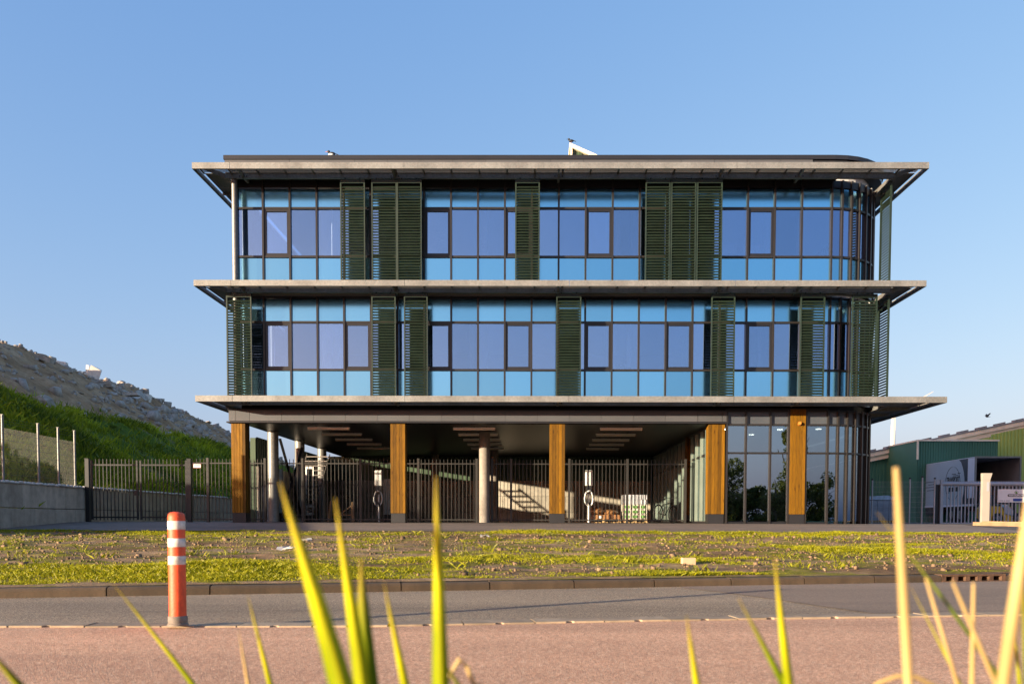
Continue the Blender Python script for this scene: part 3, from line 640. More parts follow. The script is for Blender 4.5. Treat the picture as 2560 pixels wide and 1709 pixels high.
# garage: floor, walls, columns
strip('garage_floor', np.linspace(-10.4, 5.8, 4), lambda x: 28.95, lambda x: 44.0, simple('garage_concrete_floor', (.16, .145, .125), .7, 0, .2, .8), GZ + .006)
def corrug(name, p, q, z0, z1, mat, parent, pitch=.25, d=.04, flip=1):
    p, q = Vector((p[0], p[1], 0)), Vector((q[0], q[1], 0)); L = (q - p).length; u = (q - p) / L; n = Vector((-u.y, u.x, 0)) * d * flip; v = []; f = []; s = 0
    prof = []
    while s < L - 1e-3:
        for a, b in ((0, 0), (.42, 0), (.5, 1), (.92, 1)):
            t = s + a * pitch
            if t <= L: prof.append((t, b))
        s += pitch
    prof.append((L, 0))
    for t, b in prof:
        P = p + u * t + n * b; v += [(P.x, P.y, z0), (P.x, P.y, z1(t) if callable(z1) else z1)]
    f = [(2 * i, 2 * i + 2, 2 * i + 3, 2 * i + 1) for i in range(len(prof) - 1)]
    return MB().add(v, f).build(name, mat, parent)
bw = box('garage_wall', CONCB, B, -10.6, 5.84, 44.06, 44.3, GZ, 3.96)
corrug('cladding', (5.84, 44.0), (-10.5, 44.0), 2.75, 3.96, GREENC, bw)
blk = MB().box(0, 1.58, -.0, .2, 0, .79).mesh('concrete_block', CONC, bevel=.006)
for r, z in ((0, 2.75 - .80), (1, 2.75 - 1.60), (2, 2.75 - 2.40)):
    for k in range(11):
        X = -10.5 + (k - .5 * (r % 2)) * 1.6
        if X + 1.58 < 5.84: link('concrete_block', blk, bw, (X, 44.06 - .2 - YG + rng.normal(0, .005), z - GZ))
blk2 = MB().box(0, .12, 0, 1.16, 0, .79).mesh('concrete_block', CONC, bevel=.006)
for y0, y1, zt0 in ((32.4, 34.7, 3.80), (34.72, 38.78, 2.74), (38.8, 44.2, 3.80)):
    lw_ = box('garage_wall', GREENC, B, -10.75, -10.555, y0, y1, GZ, zt0)
    if zt0 > 3: corrug('cladding', (-10.53, y1), (-10.53, y0), 2.75, 3.83, GREENC, lw_, flip=1)
    for r in range(3):
        for k in range(int((y1 - y0) / 1.18) + 1):
            if y0 + .02 + 1.18 * k + 1.16 < y1 + .1: link('concrete_block', blk2, lw_, (-10.55, y0 + .02 + 1.18 * k - YG, 2.75 - .8 * (r + 1) - GZ))
for x, y, m in ((-9.74, 31.9, GALV), (-9.74, 35.5, GALV), (-9.74, 39.2, GALV), (-1.91, 31.9, COLC), (-5.0, 42.6, COLC), (-1.91, 39.2, COLC)):
    MB().cyl((x, y, GZ), (x, y, 3.964), .2, n=28).build('round_column', m, B, smooth=True)
for p, q in (((-9.6, 32.3, 3.75), (-9.6, 35.3, .8)), ((-9.56, 35.3, 3.75), (-9.56, 32.3, .8))): MB().bar(p, q, .05, .09, (1, 0, 0)).build('cross_brace', BLACK, B)
# office interiors
for zf, zc in ((4.66, 8.14), (8.38, 11.80)):
    box('core_wall', COREW, B, -10, 11.6, 39.0, 39.2, zf, zc)
    for x, y in ((-7.2, 31.2), (-1.9, 31.2), (3.5, 31.2), (8.3, 31.4), (-4.6, 35), (6, 35)): MB().cyl((x, y, zf), (x, y, zc), .15, n=20).build('interior_column', WHITE, B, smooth=True)
for px_, py_, z0_, z1_ in ((1213, 560, 8.38, 11.8), (1331, 560, 8.38, 11.8), (1998, 560, 8.38, 11.8), (1545, 560, 8.38, 11.8), (679, 860, 4.66, 8.14), (812, 860, 4.66, 8.14), (1180, 860, 4.66, 8.14), (1572, 860, 4.66, 8.14), (1900, 860, 4.66, 8.14)):
    q_ = at(px_, py_, 29.95); MB().cyl((q_.x, q_.y, z0_), (q_.x, q_.y, z1_), .085, n=14).build('interior_column', WHITE, B, smooth=True)
for a in ((-8.6, -8.4, 29.6, 34, 4.66, 8.14), (-1.0, -.85, 30.4, 35.0, 8.38, 11.8), (2.6, 2.7, 29.8, 33.0, 4.66, 8.14), (5.6, 5.75, 31, 36, 8.38, 11.8)): box('partition_wall', COREW, B, *a)
box('showroom_wall', COREW, B, 6.0, 11.6, 38.0, 38.2, GZ, 3.96)
strip('showroom_floor', np.linspace(6.0, 11.7, 4), lambda x: 29.2 + max(0, x - 9.9) * .5, lambda x: 38.0, simple('pale_tiles', (.38, .36, .33), .35, 0, .1, 1), GZ + .008)
DL = m_emit('downlight_glow', (1, .93, .8), 6.0)
for x, y in ((6.6, 30.6), (8.05, 32.4), (8.6, 30.6), (10.0, 32.4), (9.9, 30.4)):
    o = MB().cyl((x, y, 3.945), (x, y, 3.96), .10, n=16).build('downlight', DL, None); tag(o, dict(((6.6, 'small lit downlight nearest the corner pillar in the showroom ceiling'), (8.05, 'small lit downlight deeper in the showroom, left of the lamp pillar'), (8.6, 'small lit downlight close to the glass beside the lamp pillar'), (10.0, 'small lit downlight deeper in the showroom near the rounded corner'), (9.9, 'small lit downlight close to the glass near the rounded corner')))[x], 'light', 'showroom ceiling downlights')
box('rear_wall', ANTH, B, -10.0, 11.78, 39.86, 40.0, 8.38, 11.8); box('rear_wall', ANTH, B, -10.0, 11.78, 43.8, 43.95, 4.66, 8.14); box('rear_wing', GREENC, B, -10.0, 11.78, 44.45, 50.0, GZ, 7.6)
# stair house on the roof
sh = thing('roof_stair_house', (1.46, 37, 12.3), 'green clad stair housing with sloping cream roof edge on the flat roof', 'roof housing')
CREAM = simple('cream_trim', (.80, .70, .52), .6, 0, .12, 2)
z0, z1 = 17.0, 15.3; xa, xb = 1.46, 5.5
zt = lambda t: z0 - .43 * t
corrug('cladding', (xa, 37.0), (xb, 37.0), 12.3, lambda t: 16.50 - .43 * t, GREENC, sh, .3, .05)
MB().prism([(xa - .1, 36.9, 16.59), (xb + .1, 36.9, 16.59 - .43 * (xb - xa + .2)), (xb + .1, 36.9, 16.43 - .43 * (xb - xa + .2)), (xa - .1, 36.9, 16.43)], (0, 3.0, 0)).build('roof', CREAM, sh)
box('corner_trim', CREAM, sh, xa - .06, xa + .02, 36.92, 37.02, 12.3, 16.45)
box('end_wall', GREENC, sh, xa, xa + .05, 37.08, 39.8, 12.3, 16.4)
# ------------------------------------------------------------------ bar fences and gates
FY = YG + .28
bar_me = MB().box(-.010, .010, -.010, .010, 0, 2.11).mesh('bar', FENCE); bar_in = MB().box(-.011, .011, -.011, .011, 0, 2.30).mesh('bar', FENCE)
def bar_fence(x0, x1, posts, label, y=FY, mat=FENCE, zt_=2.80, me=bar_me, pitch=.1275):
    t = thing('bar_fence', (x0, y, GZ), label, 'fence', 'garage bar fence sections'); k = (zt_ - GZ) / 2.16; zz = lambda z: GZ + (z - GZ) * k
    box('rail', mat, t, x0, x1, y - .02, y + .02, zz(2.63), zz(2.67)); box('rail', mat, t, x0, x1, y - .02, y + .02, zz(.72), zz(.76))
    for p in posts: box('post', mat, t, p - .042, p + .042, y - .045, y + .045, GZ, zt_ + .03)
    x = x0 + .06
    while x < x1 - .03:
        if all(abs(x - p) > .07 for p in posts): link('bar', me, t, (x - x0, 0, .045))
        x += pitch
    return t
IY = 32.15; fx3 = lambda px: at(px, 1230, IY).x
for a_, b_, ps_, lab in ((594, 668, (663,), 'dark bar fence between the leftmost wood pillar and the first round column'), (702, 1194, (756.8, 901.5, 1046, 1191.6), 'dark bar fence between the first round column and the concrete column'), (1228, 1716, (1230, 1277.6, 1423, 1568, 1713), 'dark bar fence right of the concrete column, before pallets and bicycle')):
    bar_fence(fx3(a_), fx3(b_), [fx3(q) for q in ps_], lab, IY, FENCE, 2.99, bar_in, .1405)
t = bar_fence(-11.78, -10.34, [-11.21], 'dark bar fence left of the leftmost wood pillar, white notice on it')
sg = thing('notice_sign', (-11.55, FY - .04, 2.5), 'small white notice with red edge hanging on the bar fence', 'sign')
RED = simple('sign_red', (.45, .05, .04), .5, 0, .05, 2)
p0, p1 = at(484, 1159, FY), at(503.5, 1169, FY)
MB().box(p0.x, p1.x, FY - .036, FY - .026, p1.z, p0.z).build('border', RED, sg); MB().box(p0.x + .012, p1.x - .012, FY - .041, FY - .0365, p1.z + .01, p0.z - .01).build('plate', WHITE, sg)
MB().box(p0.x + .06, p1.x - .03, FY - .043, FY - .0415, p0.z - .055, p0.z - .035).build('red_line', RED, sg)
for i, (a, b, lab) in enumerate(((-15.22, -13.60, 'black double gate, the leaf beside the retaining wall'), (-13.54, -11.92, 'black double gate, the leaf beside the bar fence'))):
    g = thing('metal_gate', (a, FY, GZ), lab, 'gate', 'black yard gate leaves')
    for xx in (a + .03, b - .03): box('stile', BLACK, g, xx - .03, xx + .03, FY - .03, FY + .03, GZ + .08, 2.74)
    for z in (2.58, .80): box('rail', BLACK, g, a + .06, b - .06, FY - .025, FY + .025, z - .025, z + .025)
    k = a + .17
    gm = MB().box(-.0125, .0125, -.0125, .0125, 0, 2.08).mesh('bar', BLACK)
    while k < b - .1: link('bar', gm, g, (k - a, 0, .06)); k += .1275
    if i == 0: box('lock', BLACK, g, b - .12, b - .001, FY - .06, FY + .06, 1.55, 1.72)
for xx, lab in ((-15.33, 'thick black gate post at the end of the retaining wall'), (-11.84, 'thick black gate post between double gate and bar fence')):
    o = thing('gate_post', (xx, FY, GZ), lab, 'post', 'black gate posts'); MB().box(xx - .065, xx + .065, FY - .065, FY + .065, GZ, 2.78).box(xx - .075, xx + .075, FY - .075, FY + .075, 2.78, 2.80).build('shaft', BLACK, o)
# mesh fence on the retaining wall
mf = thing('mesh_fence', (WX - .1, 25, 1.78), 'galvanised wire mesh fence standing on the concrete block wall', 'fence')
py = [22.0, 25.12, 26.92, 28.05, 29.05]; fx = WX - .13
for i, y in enumerate(py):
    MB().cyl((fx, y, 1.30), (fx, y, 3.76 - .06 * (i > 1)), .035, n=12).build('post', GALV, mf, smooth=True)
    box('post_cap', GALV, mf, fx - .038, fx + .038, y - .038, y + .038, 3.76 - .06 * (i > 1), 3.775 - .06 * (i > 1))
for i, (a, b) in enumerate(zip(py[:-1], py[1:])):
    w = MB(); zt_, zb_ = 3.42 - .03 * i, 1.82
    y = a + .05
    while y < b - .03: w.bar((fx, y, zb_), (fx, y, zt_), .0032, .0032, (0, 1, 0)); y += .05
    z = zb_ + .02
    while z < zt_: w.bar((fx + .004, a, z), (fx + .004, b, z), .005, .005); w.bar((fx - .008, a, z), (fx - .008, b, z), .005, .005); z += .2
    w.build('mesh_panel', GALV, mf)
    for zz in (3.52, 3.6, 3.68): MB().bar((fx, a, zz), (fx, b, zz), .004, .004).build('strand_wire', GALV, mf)
# ------------------------------------------------------------------ things in the garage
LAMP = simple('lamp_plastic', (.62, .55, .45), .4, 0, .05, 2)
def sp(i): return ('nearest', 'second', 'third', 'fourth', 'farthest')[i]
for r, (x0, nm) in enumerate(((-7.92, 'left'), (-2.88, 'middle'), (2.2, 'right'))):
    for i in range(5):
        y = 29.9 + 2.06 * i
        l = thing('ceiling_light', (x0 + .73, y, 3.96), 'long strip light on the garage ceiling, %s of the %s row' % (sp(i), nm), 'light', 'garage strip lights')
        MB().box(x0, x0 + 1.46, y - .06, y + .06, 3.90, 3.93).build('housing', WHITE, l)
        MB().prism([(x0 + .01, y - .06, 3.898), (x0 + .01, y - .045, 3.84), (x0 + .01, y + .045, 3.84), (x0 + .01, y + .06, 3.898)], (1.44, 0, 0)).build('diffuser', LAMP, l)
        for dx in (.3, .73, 1.16): MB().box(x0 + dx - .015, x0 + dx + .015, y - .02, y + .02, 3.93, 3.964).build('bracket', BLACK, l)
def charger(px, y, lab):
    x = at(px, 1200, y).x; Z = lambda py: at(px, py, y).z
    c = thing('charging_post', (x, y, GZ), lab, 'charging post', 'car charging posts')
    MB().cyl((x, y, GZ), (x, y, Z(1235)), .035, n=14).build('pole', WHITE, c, smooth=True); box('foot', PLINTH, c, x - .09, x + .09, y - .09, y + .09, GZ, GZ + .02)
    box('charger_box', WHITE, c, x - .145, x + .145, y - .10, y + .05, Z(1213.6), Z(1175), bevel=.02); box('front_groove', PLINTH, c, x - .01, x + .01, y - .105, y - .095, Z(1213), Z(1176))
    box('socket_housing', ANTH, c, x - .11, x + .11, y - .09, y + .05, Z(1229), Z(1214))
    pts = []; zc = Z(1245)
    for i in range(76): a = i / 24 * 2 * math.pi; pts.append((x + (.16 + .012 * math.sin(i * .7)) * math.sin(a), y - .10 - .02 * (i // 25), zc + .29 * math.cos(a) - .01 * (i // 25)))
    MB().tube(pts, .018, 6).build('cable', WHITE, c, smooth=True); MB().cyl((x + .05, y - .13, zc - .33), (x + .02, y - .15, zc - .15), .03, .025, n=10).build('plug', ANTH, c)
charger(946.5, 33.6, 'white charging post with coiled cable near the second wood pillar'); charger(1472, 33.2, 'white charging post with coiled cable beside the brown wrapped pallet')
PWOOD = simple('pallet_wood', (.42, .28, .13), .8, 0, .2, 5, rnd=.15)
def pallet(t, x, y, z, w=.82, d=1.2):
    for k in range(5): box('deck_board', PWOOD, t, x + k * (w - .1) / 4, x + k * (w - .1) / 4 + .1, y, y + d, z + .12, z + .14)
    for yy in (y, y + d / 2 - .05, y + d - .1):
        for xx in (x, x + w / 2 - .05, x + w - .1): box('block', PWOOD, t, xx, xx + .1, yy, yy + .1, z + .022, z + .098)
        box('stringer', PWOOD, t, x, x + w, yy, yy + .1, z + .099, z + .119); box('stringer', PWOOD, t, x, x + w, yy, yy + .1, z, z + .021)
CARD = simple('white_green_carton', (.50, .48, .40), .6, 0, .15, 6, rnd=.15); CARDG = simple('green_carton_print', (.14, .34, .08), .6, 0, .1, 3); FILM = simple('stretch_film', (.45, .47, .50), .2, 0, .3, 9, .5, 14)
cx0 = at(1558, 1270, 33.6).x; pa = thing('pallet', (cx0, 33.6, GZ), 'wooden pallet under the stack of green and white cartons', 'pallet'); pallet(pa, cx0, 33.6, GZ + .008, .95)
cs = thing('carton_stack', (cx0, 33.6, GZ + .15), 'film wrapped stack of white and green cartons on a pallet', 'cartons')
for lv in range(5):
    for k in range(3):
        x0 = cx0 + .01 + k * .314; z0 = GZ + .155 + lv * .19
        cm = box('carton', CARD if lv < 3 else FILM, cs, x0, x0 + .308, 33.62 + rng.normal(0, .006), 34.7, z0, z0 + .185)
        if lv < 3: box('print', CARDG, cm, x0 + .05, x0 + .22, 33.594, 33.60, z0 + .04, z0 + .14)
wx0 = at(1466, 1280, 33.8).x; pb = thing('pallet', (wx0, 33.8, GZ), 'low wooden pallet under the brown wrapped load', 'pallet'); pallet(pb, wx0, 33.8, GZ + .008, 1.36, .8)
BRN = simple('brown_wrapped_load', (.26, .13, .055), .35, 0, .3, 4, .6, 8)
wl_ = thing('wrapped_load', (wx0, 34.2, GZ + .15), 'lumpy brown film wrapped load on the low pallet', 'load')
m = MB().box(wx0 + .02, wx0 + 1.34, 33.82, 34.58, GZ + .15, GZ + .32).ball((wx0 + .4, 34.1, GZ + .45), .38, .30, .17, 14, 8).ball((wx0 + .92, 34.2, GZ + .40), .38, .3, .14, 14, 8); m.build('load', BRN, wl_, smooth=True); box('label', WHITE, wl_, wx0 + .5, wx0 + .62, 33.808, 33.816, GZ + .18, GZ + .28)
# bicycle leaning at the fence
bk = thing('bicycle', (at(1664, 1290, 33.0).x, 33.0, GZ), 'dark bicycle parked behind the fence near the corner pillar', 'bicycle', None, (0, 0.05, R_(48)))
for x in (-.5, .5):
    w = MB().torus((x, 0, .35), .32, .022, (0, 1, 0), 32, 8).build('wheel', RUBBER, bk, smooth=True, local=True)
    rm = MB().torus((x, 0, .35), .295, .010, (0, 1, 0), 32, 6).build('rim', GALV, w, local=True)
    spk = MB()
    for k in range(14): a = k * math.pi / 7; spk.cyl((x, 0, .35), (x + .29 * math.cos(a), 0, .35 + .29 * math.sin(a)), .0022, n=4)
    spk.build('spokes', GALV, w, local=True)
f = MB()
for p, q in (((.5, 0, .35), (.36, 0, .88)), ((.38, 0, .82), (-.05, 0, .30)), ((-.05, 0, .3), (-.18, 0, .80)), ((.38, 0, .80), (-.15, 0, .70)), ((-.05, 0, .3), (-.5, 0, .35)), ((-.5, 0, .35), (-.16, 0, .72))): f.cyl(p, q, .016, n=8)
f.build('frame', BLACK, bk, local=True); MB().tube([(.30, -.28, .98), (.37, -.2, 1.0), (.36, 0, .98), (.37, .2, 1.0), (.30, .28, .98)], .012, 8).cyl((.36, 0, .86), (.36, 0, .98), .014, n=8).build('handlebar', BLACK, bk, local=True)
MB().ball((-.20, 0, .90), .13, .07, .035, 12, 6).cyl((-.18, 0, .78), (-.2, 0, .88), .013, n=8).build('saddle', RUBBER, bk, local=True)
# stairs, stored doors and timber at the left wall
st = thing('steel_stairs', (-9.6, 37, GZ), 'open steel staircase with pale treads behind the cross bracing', 'stairs')
for k in range(13): box('tread', STEELP, st, -10.1, -9.15, 35.0 + k * .24, 35.25 + k * .24, .9 + k * .215, .94 + k * .215)
for x in (-10.13, -9.12): MB().bar((x, 34.9, .75), (x, 38.1, 3.6), .02, .09).build('stringer', STEELP, st)
dp = [((-10.3, 33.6), 'pale blue door leaf stored upright near the left pillar', .42), ((-7.35, 41.5), 'pale blue panel standing against the back wall', .85)]
PALEB = simple('pale_blue_panel', (.42, .50, .52), .5, 0, .1, 1.5)
for (p, lab, w) in dp:
    d_ = thing('stored_panel', (*p, GZ), lab, 'panel', 'panels stored in the garage'); box('leaf', PALEB, d_, p[0], p[0] + w, p[1], p[1] + .05, GZ + .36, 2.70); box('leaf_edge', WHITE, d_, p[0] - .02, p[0], p[1] - .01, p[1] + .06, GZ + .36, 2.70); box('support', BLACK, d_, p[0] + .02, p[0] + w - .02, p[1] + .01, p[1] + .04, GZ, GZ + .355)
wd = thing('white_door', (-8.1, 36.2, GZ), 'white framed glazed door stored upright behind the fence', 'door')
X0, X1 = at(764, 1200, 36.2).x, at(784, 1200, 36.2).x
for a in ((X0, X0 + .05, .95, 2.95), (X1 - .05, X1, .95, 2.95)): box('stile', WHITE, wd, a[0], a[1], 36.2, 36.26, a[2], a[3])
for z in (.95, 1.25, 2.87): box('rail', WHITE, wd, X0 + .05, X1 - .05, 36.2, 36.26, z, z + .08)
box('pane', GLG, wd, X0 + .05, X1 - .05, 36.22, 36.232, 1.33, 2.87); box('foot_block', BLACK, wd, X0, X1, 36.2, 36.3, GZ, .949)
TIM = simple('raw_timber', (.25, .155, .08), .8, 0, .25, 4, stretch=(1, 1, .3))
tp = thing('timber_trestle', (-7.4, 33, GZ), 'rough timber trestle with slanting board behind the fence', 'timber')
A_, B_ = at(822, 1300, 33), at(882, 1300, 33)
MB().bar((A_.x, 33, GZ + .01), (A_.x + .08, 33.1, 1.45), .09, .07).build('leg', TIM, tp); MB().bar((B_.x, 33, GZ + .01), (B_.x, 33.05, 1.42), .11, .09).build('leg', TIM, tp); MB().bar((A_.x + .3, 33.2, .85), (B_.x - .02, 33.1, 1.3), .12, .05).build('brace', TIM, tp); MB().bar((A_.x, 33.2, .92), (B_.x, 33.2, .92), .2, .05).build('shelf', TIM, tp)
wr = thing('wrapped_roll', (-10.2, 32.8, GZ), 'white plastic wrapped bundle standing right of the leftmost wood pillar', 'bundle')
MB().lathe((-10.28, 32.8, GZ), [(.05, 0), (.17, .02), (.19, .3), (.16, .7), (.20, 1.0), (.17, 1.35), (.10, 1.42)], 14).build('bundle', FILM, wr, smooth=True)
# showroom urn and a few desks behind the upper windows
VERD = simple('verdigris', (.10, .24, .19), .5, .1, .35, 4)
u = thing('verdigris_urn', (8.0, 30.9, GZ), 'tall verdigris urn with handles inside the showroom glazing', 'urn')
MB().lathe((7.62, 30.8, GZ + .008), [(.12, 0), (.16, .04), (.09, .14), (.14, .3), (.24, .62), (.25, .78), (.20, .92), (.12, 1.02), (.13, 1.2), (.22, 1.36), (.20, 1.38), (.1, 1.25)], 24).build('vessel', VERD, u, smooth=True)
for s in (-1, 1): MB().tube([(7.62 + s * .22, 30.8, GZ + .8), (7.62 + s * .34, 30.8, GZ + 1.0), (7.62 + s * .30, 30.8, GZ + 1.2), (7.62 + s * .14, 30.8, GZ + 1.22)], .025, 8).build('handle', VERD, u, smooth=True)
LAMC = thing('pillar_lamp', (8.78, 28.98, 3.92), 'small orange tinted cylinder lamp on the pillar in the glass front', 'lamp')
MB().cyl((8.78, 28.90, 3.99), (8.80, 28.996, 3.97), .055, n=16).build('shade', simple('lamp_orange', (.55, .20, .03), .4, .2, .05, 3), LAMC, smooth=True); MB().cyl((8.80, 28.985, 3.97), (8.80, 29.0, 3.97), .04, n=12).build('mount', ANTH, LAMC)
def desk(x, y, z, lab):
    t = thing('office_desk', (x, y, z), lab, 'desk', 'desks behind the upper windows')
    box('desktop', WHITE, t, x - .8, x + .8, y - .4, y + .4, z + .71, z + .74)
    for sx_ in (-.72, .72): box('leg', GALV, t, x + sx_ - .03, x + sx_ + .03, y - .3, y + .3, z + .001, z + .709)
    m_ = box('monitor', BLACK, t, x - .28, x + .28, y - .05, y - .02, z + .85, z + 1.2); box('stand', BLACK, m_, x - .03, x + .03, y - .02, y, z + .741, z + 1.0)
for i, (x, y, z) in enumerate(((-8.0, 30.6, 8.38), (-2.6, 30.7, 8.38), (1.6, 30.6, 8.38), (7.2, 30.8, 8.38), (-6.5, 30.6, 4.66), (-1.4, 30.6, 4.66), (3.6, 30.8, 4.66), (7.2, 30.6, 4.66))):
    desk(x, y, z, 'white office desk with monitor on the %s floor, %s from the left' % ('top' if z > 8 else 'middle', ('first', 'second', 'third', 'fourth')[i % 4]))
def chair(x, y, z, lab):
    t = thing('office_chair', (x, y, z), lab, 'chair', 'office chairs behind the windows')
    MB().box(x - .22, x + .22, y - .22, y + .22, z + .44, z + .5).build('seat', BLACK, t); MB().box(x - .2, x + .2, y - .26, y - .22, z + .55, z + 1.1).build('backrest', BLACK, t); MB().cyl((x, y, z + .05), (x, y, z + .44), .03, n=10).build('column', GALV, t)
    b = MB()
    for k in range(5): a = k * 1.2566; b.bar((x, y, z + .06), (x + .28 * math.cos(a), y + .28 * math.sin(a), z + .04), .04, .03)
    b.build('foot_star', BLACK, t)
chair(3.7, 29.75, 4.66, 'black office chair close to the middle floor glass, right of centre'); chair(6.6, 29.9, 8.38, 'black office chair on the top floor nearer the louvers'); chair(7.6, 29.95, 8.38, 'black office chair on the top floor nearer the rounded corner')
for pa_, pb_, lab in ((1806, 1842, 'pale board standing in for the left bright far window, top floor'), (1858, 1901, 'pale board standing in for the right bright far window, top floor')):
    q0, q1 = at(pa_, 611, 30.6), at(pb_, 633.5, 30.6); wb = thing('far_window_board', (q0.x, 30.6, 8.38), lab, 'board', 'boards on the top floor'); box('sheet', WHITE, wb, q0.x, q1.x, 30.6, 30.63, q1.z, q0.z); box('stand', GALV, wb, (q0.x + q1.x) / 2 - .03, (q0.x + q1.x) / 2 + .03, 30.64, 30.68, 8.381, q0.z - .05)  # added boards in place of bright far windows, near the glass to catch sun
LEAFB = m_leaf('plant_leaves', (.03, .08, .015), (.12, .22, .04)); POT = simple('white_pot', (.6, .6, .58), .4, 0, .05, 2)
def leafcloud(n, c, r, size, seed, squash=1.0, shell=.0):
    g = np.random.default_rng(seed); d = g.normal(size=(n, 3)); d /= np.linalg.norm(d, axis=1)[:, None]; rr = g.random(n) ** (1 / 3) * (1 - shell) + shell
    P = d * rr[:, None] * np.array(r) + np.array(c); u = g.normal(size=(n, 3)); u /= np.linalg.norm(u, axis=1)[:, None]; w = np.cross(u, g.normal(size=(n, 3))); w /= np.linalg.norm(w, axis=1)[:, None] + 1e-9
    s = size * g.uniform(.6, 1.4, n)[:, None]; V = np.stack([P - u * s, P + w * s * .45, P + u * s, P - w * s * .45], 1).reshape(-1, 3)
    return V, np.arange(4 * n).reshape(-1, 4), np.repeat(g.random(n), 4)
def plant(x, y, z, h, lab, seed):
    t = thing('potted_plant', (x, y, z), lab, 'plant', 'plants behind the windows')
    MB().lathe((x, y, z + .001), [(.13, 0), (.18, .35), (.16, .35), (.15, .30)], 16).build('pot', POT, t, smooth=True)
    MB().tube([(x, y, z + .3), (x + .03, y, z + .3 + h * .4), (x, y, z + .3 + h * .6)], [.02, .015, .01], 6).build('stem', BARK, t)
    V, F, A_ = leafcloud(160, (0, 0, .35 + h * .6), (h * .33, h * .33, h * .42), .10, seed); o = np_mesh('foliage', V, F, LEAFB, A_, t)
plant(-9.5, 29.75, 8.38, 1.1, 'potted plant at the left end of the top floor', 1); plant(4.3, 29.75, 8.38, 1.3, 'potted plant behind the triple louver screen of the top floor', 2); plant(2.9, 29.9, 4.66, 1.1, 'potted plant on the middle floor beside the third desk', 3); plant(-.5, 29.7, 8.38, .8, 'small potted plant behind the single louver screen, top floor', 4)
# ------------------------------------------------------------------ right: barn, truck, gate, forklift
BG = simple('barn_green', (.05, .16, .105), .55, .1, .12, .5); BG_LIT = simple('barn_green_sunlit', (.34, .44, .10), .55, .1, .12, .5)  # second tone: barn green lightened so the shaded wing looks sunlit
barn = thing('green_barn', (24, 62, GZ), 'large green corrugated barn with cream roof edge behind the truck', 'barn')
zr = lambda X: 5.58 + .21 * (X - 23.75)
corrug('wall', (16.0, 62.0), (46, 62.0), .56, lambda t: zr(16 + t) - .25, BG, barn, .24, .035)
MB().prism([(14.6, 61.6, zr(14.6)), (46, 61.6, zr(46)), (46, 61.6, zr(46) - .28), (14.6, 61.6, zr(14.6) - .28)], (0, .12, 0)).build('verge_board', CREAM, barn)
MB().prism([(14.6, 61.73, zr(14.6) - .28), (46, 61.73, zr(46) - .28), (46, 61.73, zr(46) - .62), (14.6, 61.73, zr(14.6) - .62)], (0, .20, 0)).build('soffit_board', CREAM, barn)
ROOFG = simple('barn_roof_sheet', (.20, .19, .19), .7, 0, .2, 1)
rf = MB().prism([(14.5, 61.55, zr(14.5) + .002), (46, 61.55, zr(46) + .002), (46, 61.55, zr(46) + .10), (14.5, 61.55, zr(14.5) + .10)], (0, 30, 0)).build('roof', ROOFG, barn)
x = 17.0
while x < 45: MB().prism([(x, 61.5, zr(x) + .11), (x + .62, 61.5, zr(x + .62) + .11), (x + .62, 61.5, zr(x + .62) + .22), (x, 61.5, zr(x) + .22)], (0, .5, 0)).build('roof_block', ROOFG, rf); x += 1.3
box('side_wall', BG, barn, 16.0, 16.1, 62.1, 90, .56, 4.2)
pc = corrug('porch', (25.12, 57), (30.33, 57), .56, 6.0, BG, barn, .17, .05); box('porch_cap', CREAM, pc, 25.05, 30.4, 56.9, 61.7, 6.002, 6.10); box('porch_trim', CREAM, pc, 25.02, 25.12, 56.92, 57.02, 4.8, 6.0); box('porch_side', BG, pc, 25.1, 25.2, 57.06, 61.9, .56, 6.0); box('porch_side', BG, pc, 30.25, 30.33, 57.06, 61.9, .56, 6.0)
corrug('wing', (30.9, 59), (46, 59), .56, lambda t: zr(30.9 + t) - .45, BG_LIT, barn, .24, .06); box('wing_side', BG_LIT, barn, 30.82, 30.9, 59, 61.9, .56, 6.45)
box('side_door', WHITE, barn, 31.1, 32.1, 58.9, 58.97, .6, 3.0)
SOIL2 = simple('far_soil', (.3, .25, .19), .9, 0, .3, .2)
# stack wrapped in film left of the truck
bs = thing('wrapped_stack', (20, 48, GZ), 'long stack wrapped in pale blue film beside the truck cab', 'stack')
BLUF = simple('blue_film', (.17, .21, .27), .35, 0, .3, 2.5, .6, 5); BLUT = simple('blue_film_top', (.30, .42, .55), .3, 0, .3, 5, .8, 8)
p0 = at(2150, 1300, 46); p1 = at(2236, 1300, 46)
for k in range(6):
    w = (p1.x - p0.x) / 6; b = box('bale', BLUF, bs, p0.x + k * w + .01, p0.x + (k + 1) * w - .01, 46, 48.5, GZ + .15, 1.86 + rng.normal(0, .015)); box('cover', BLUT, b, p0.x + k * w, p0.x + (k + 1) * w, 45.96, 48.55, 1.88, 2.08 + rng.normal(0, .02))
for k in range(12): box('bearer', PWOOD, bs, p0.x + k * (p1.x - p0.x) / 12 + .02, p0.x + k * (p1.x - p0.x) / 12 + .12, 46.0, 48.5, GZ + .01, GZ + .149)
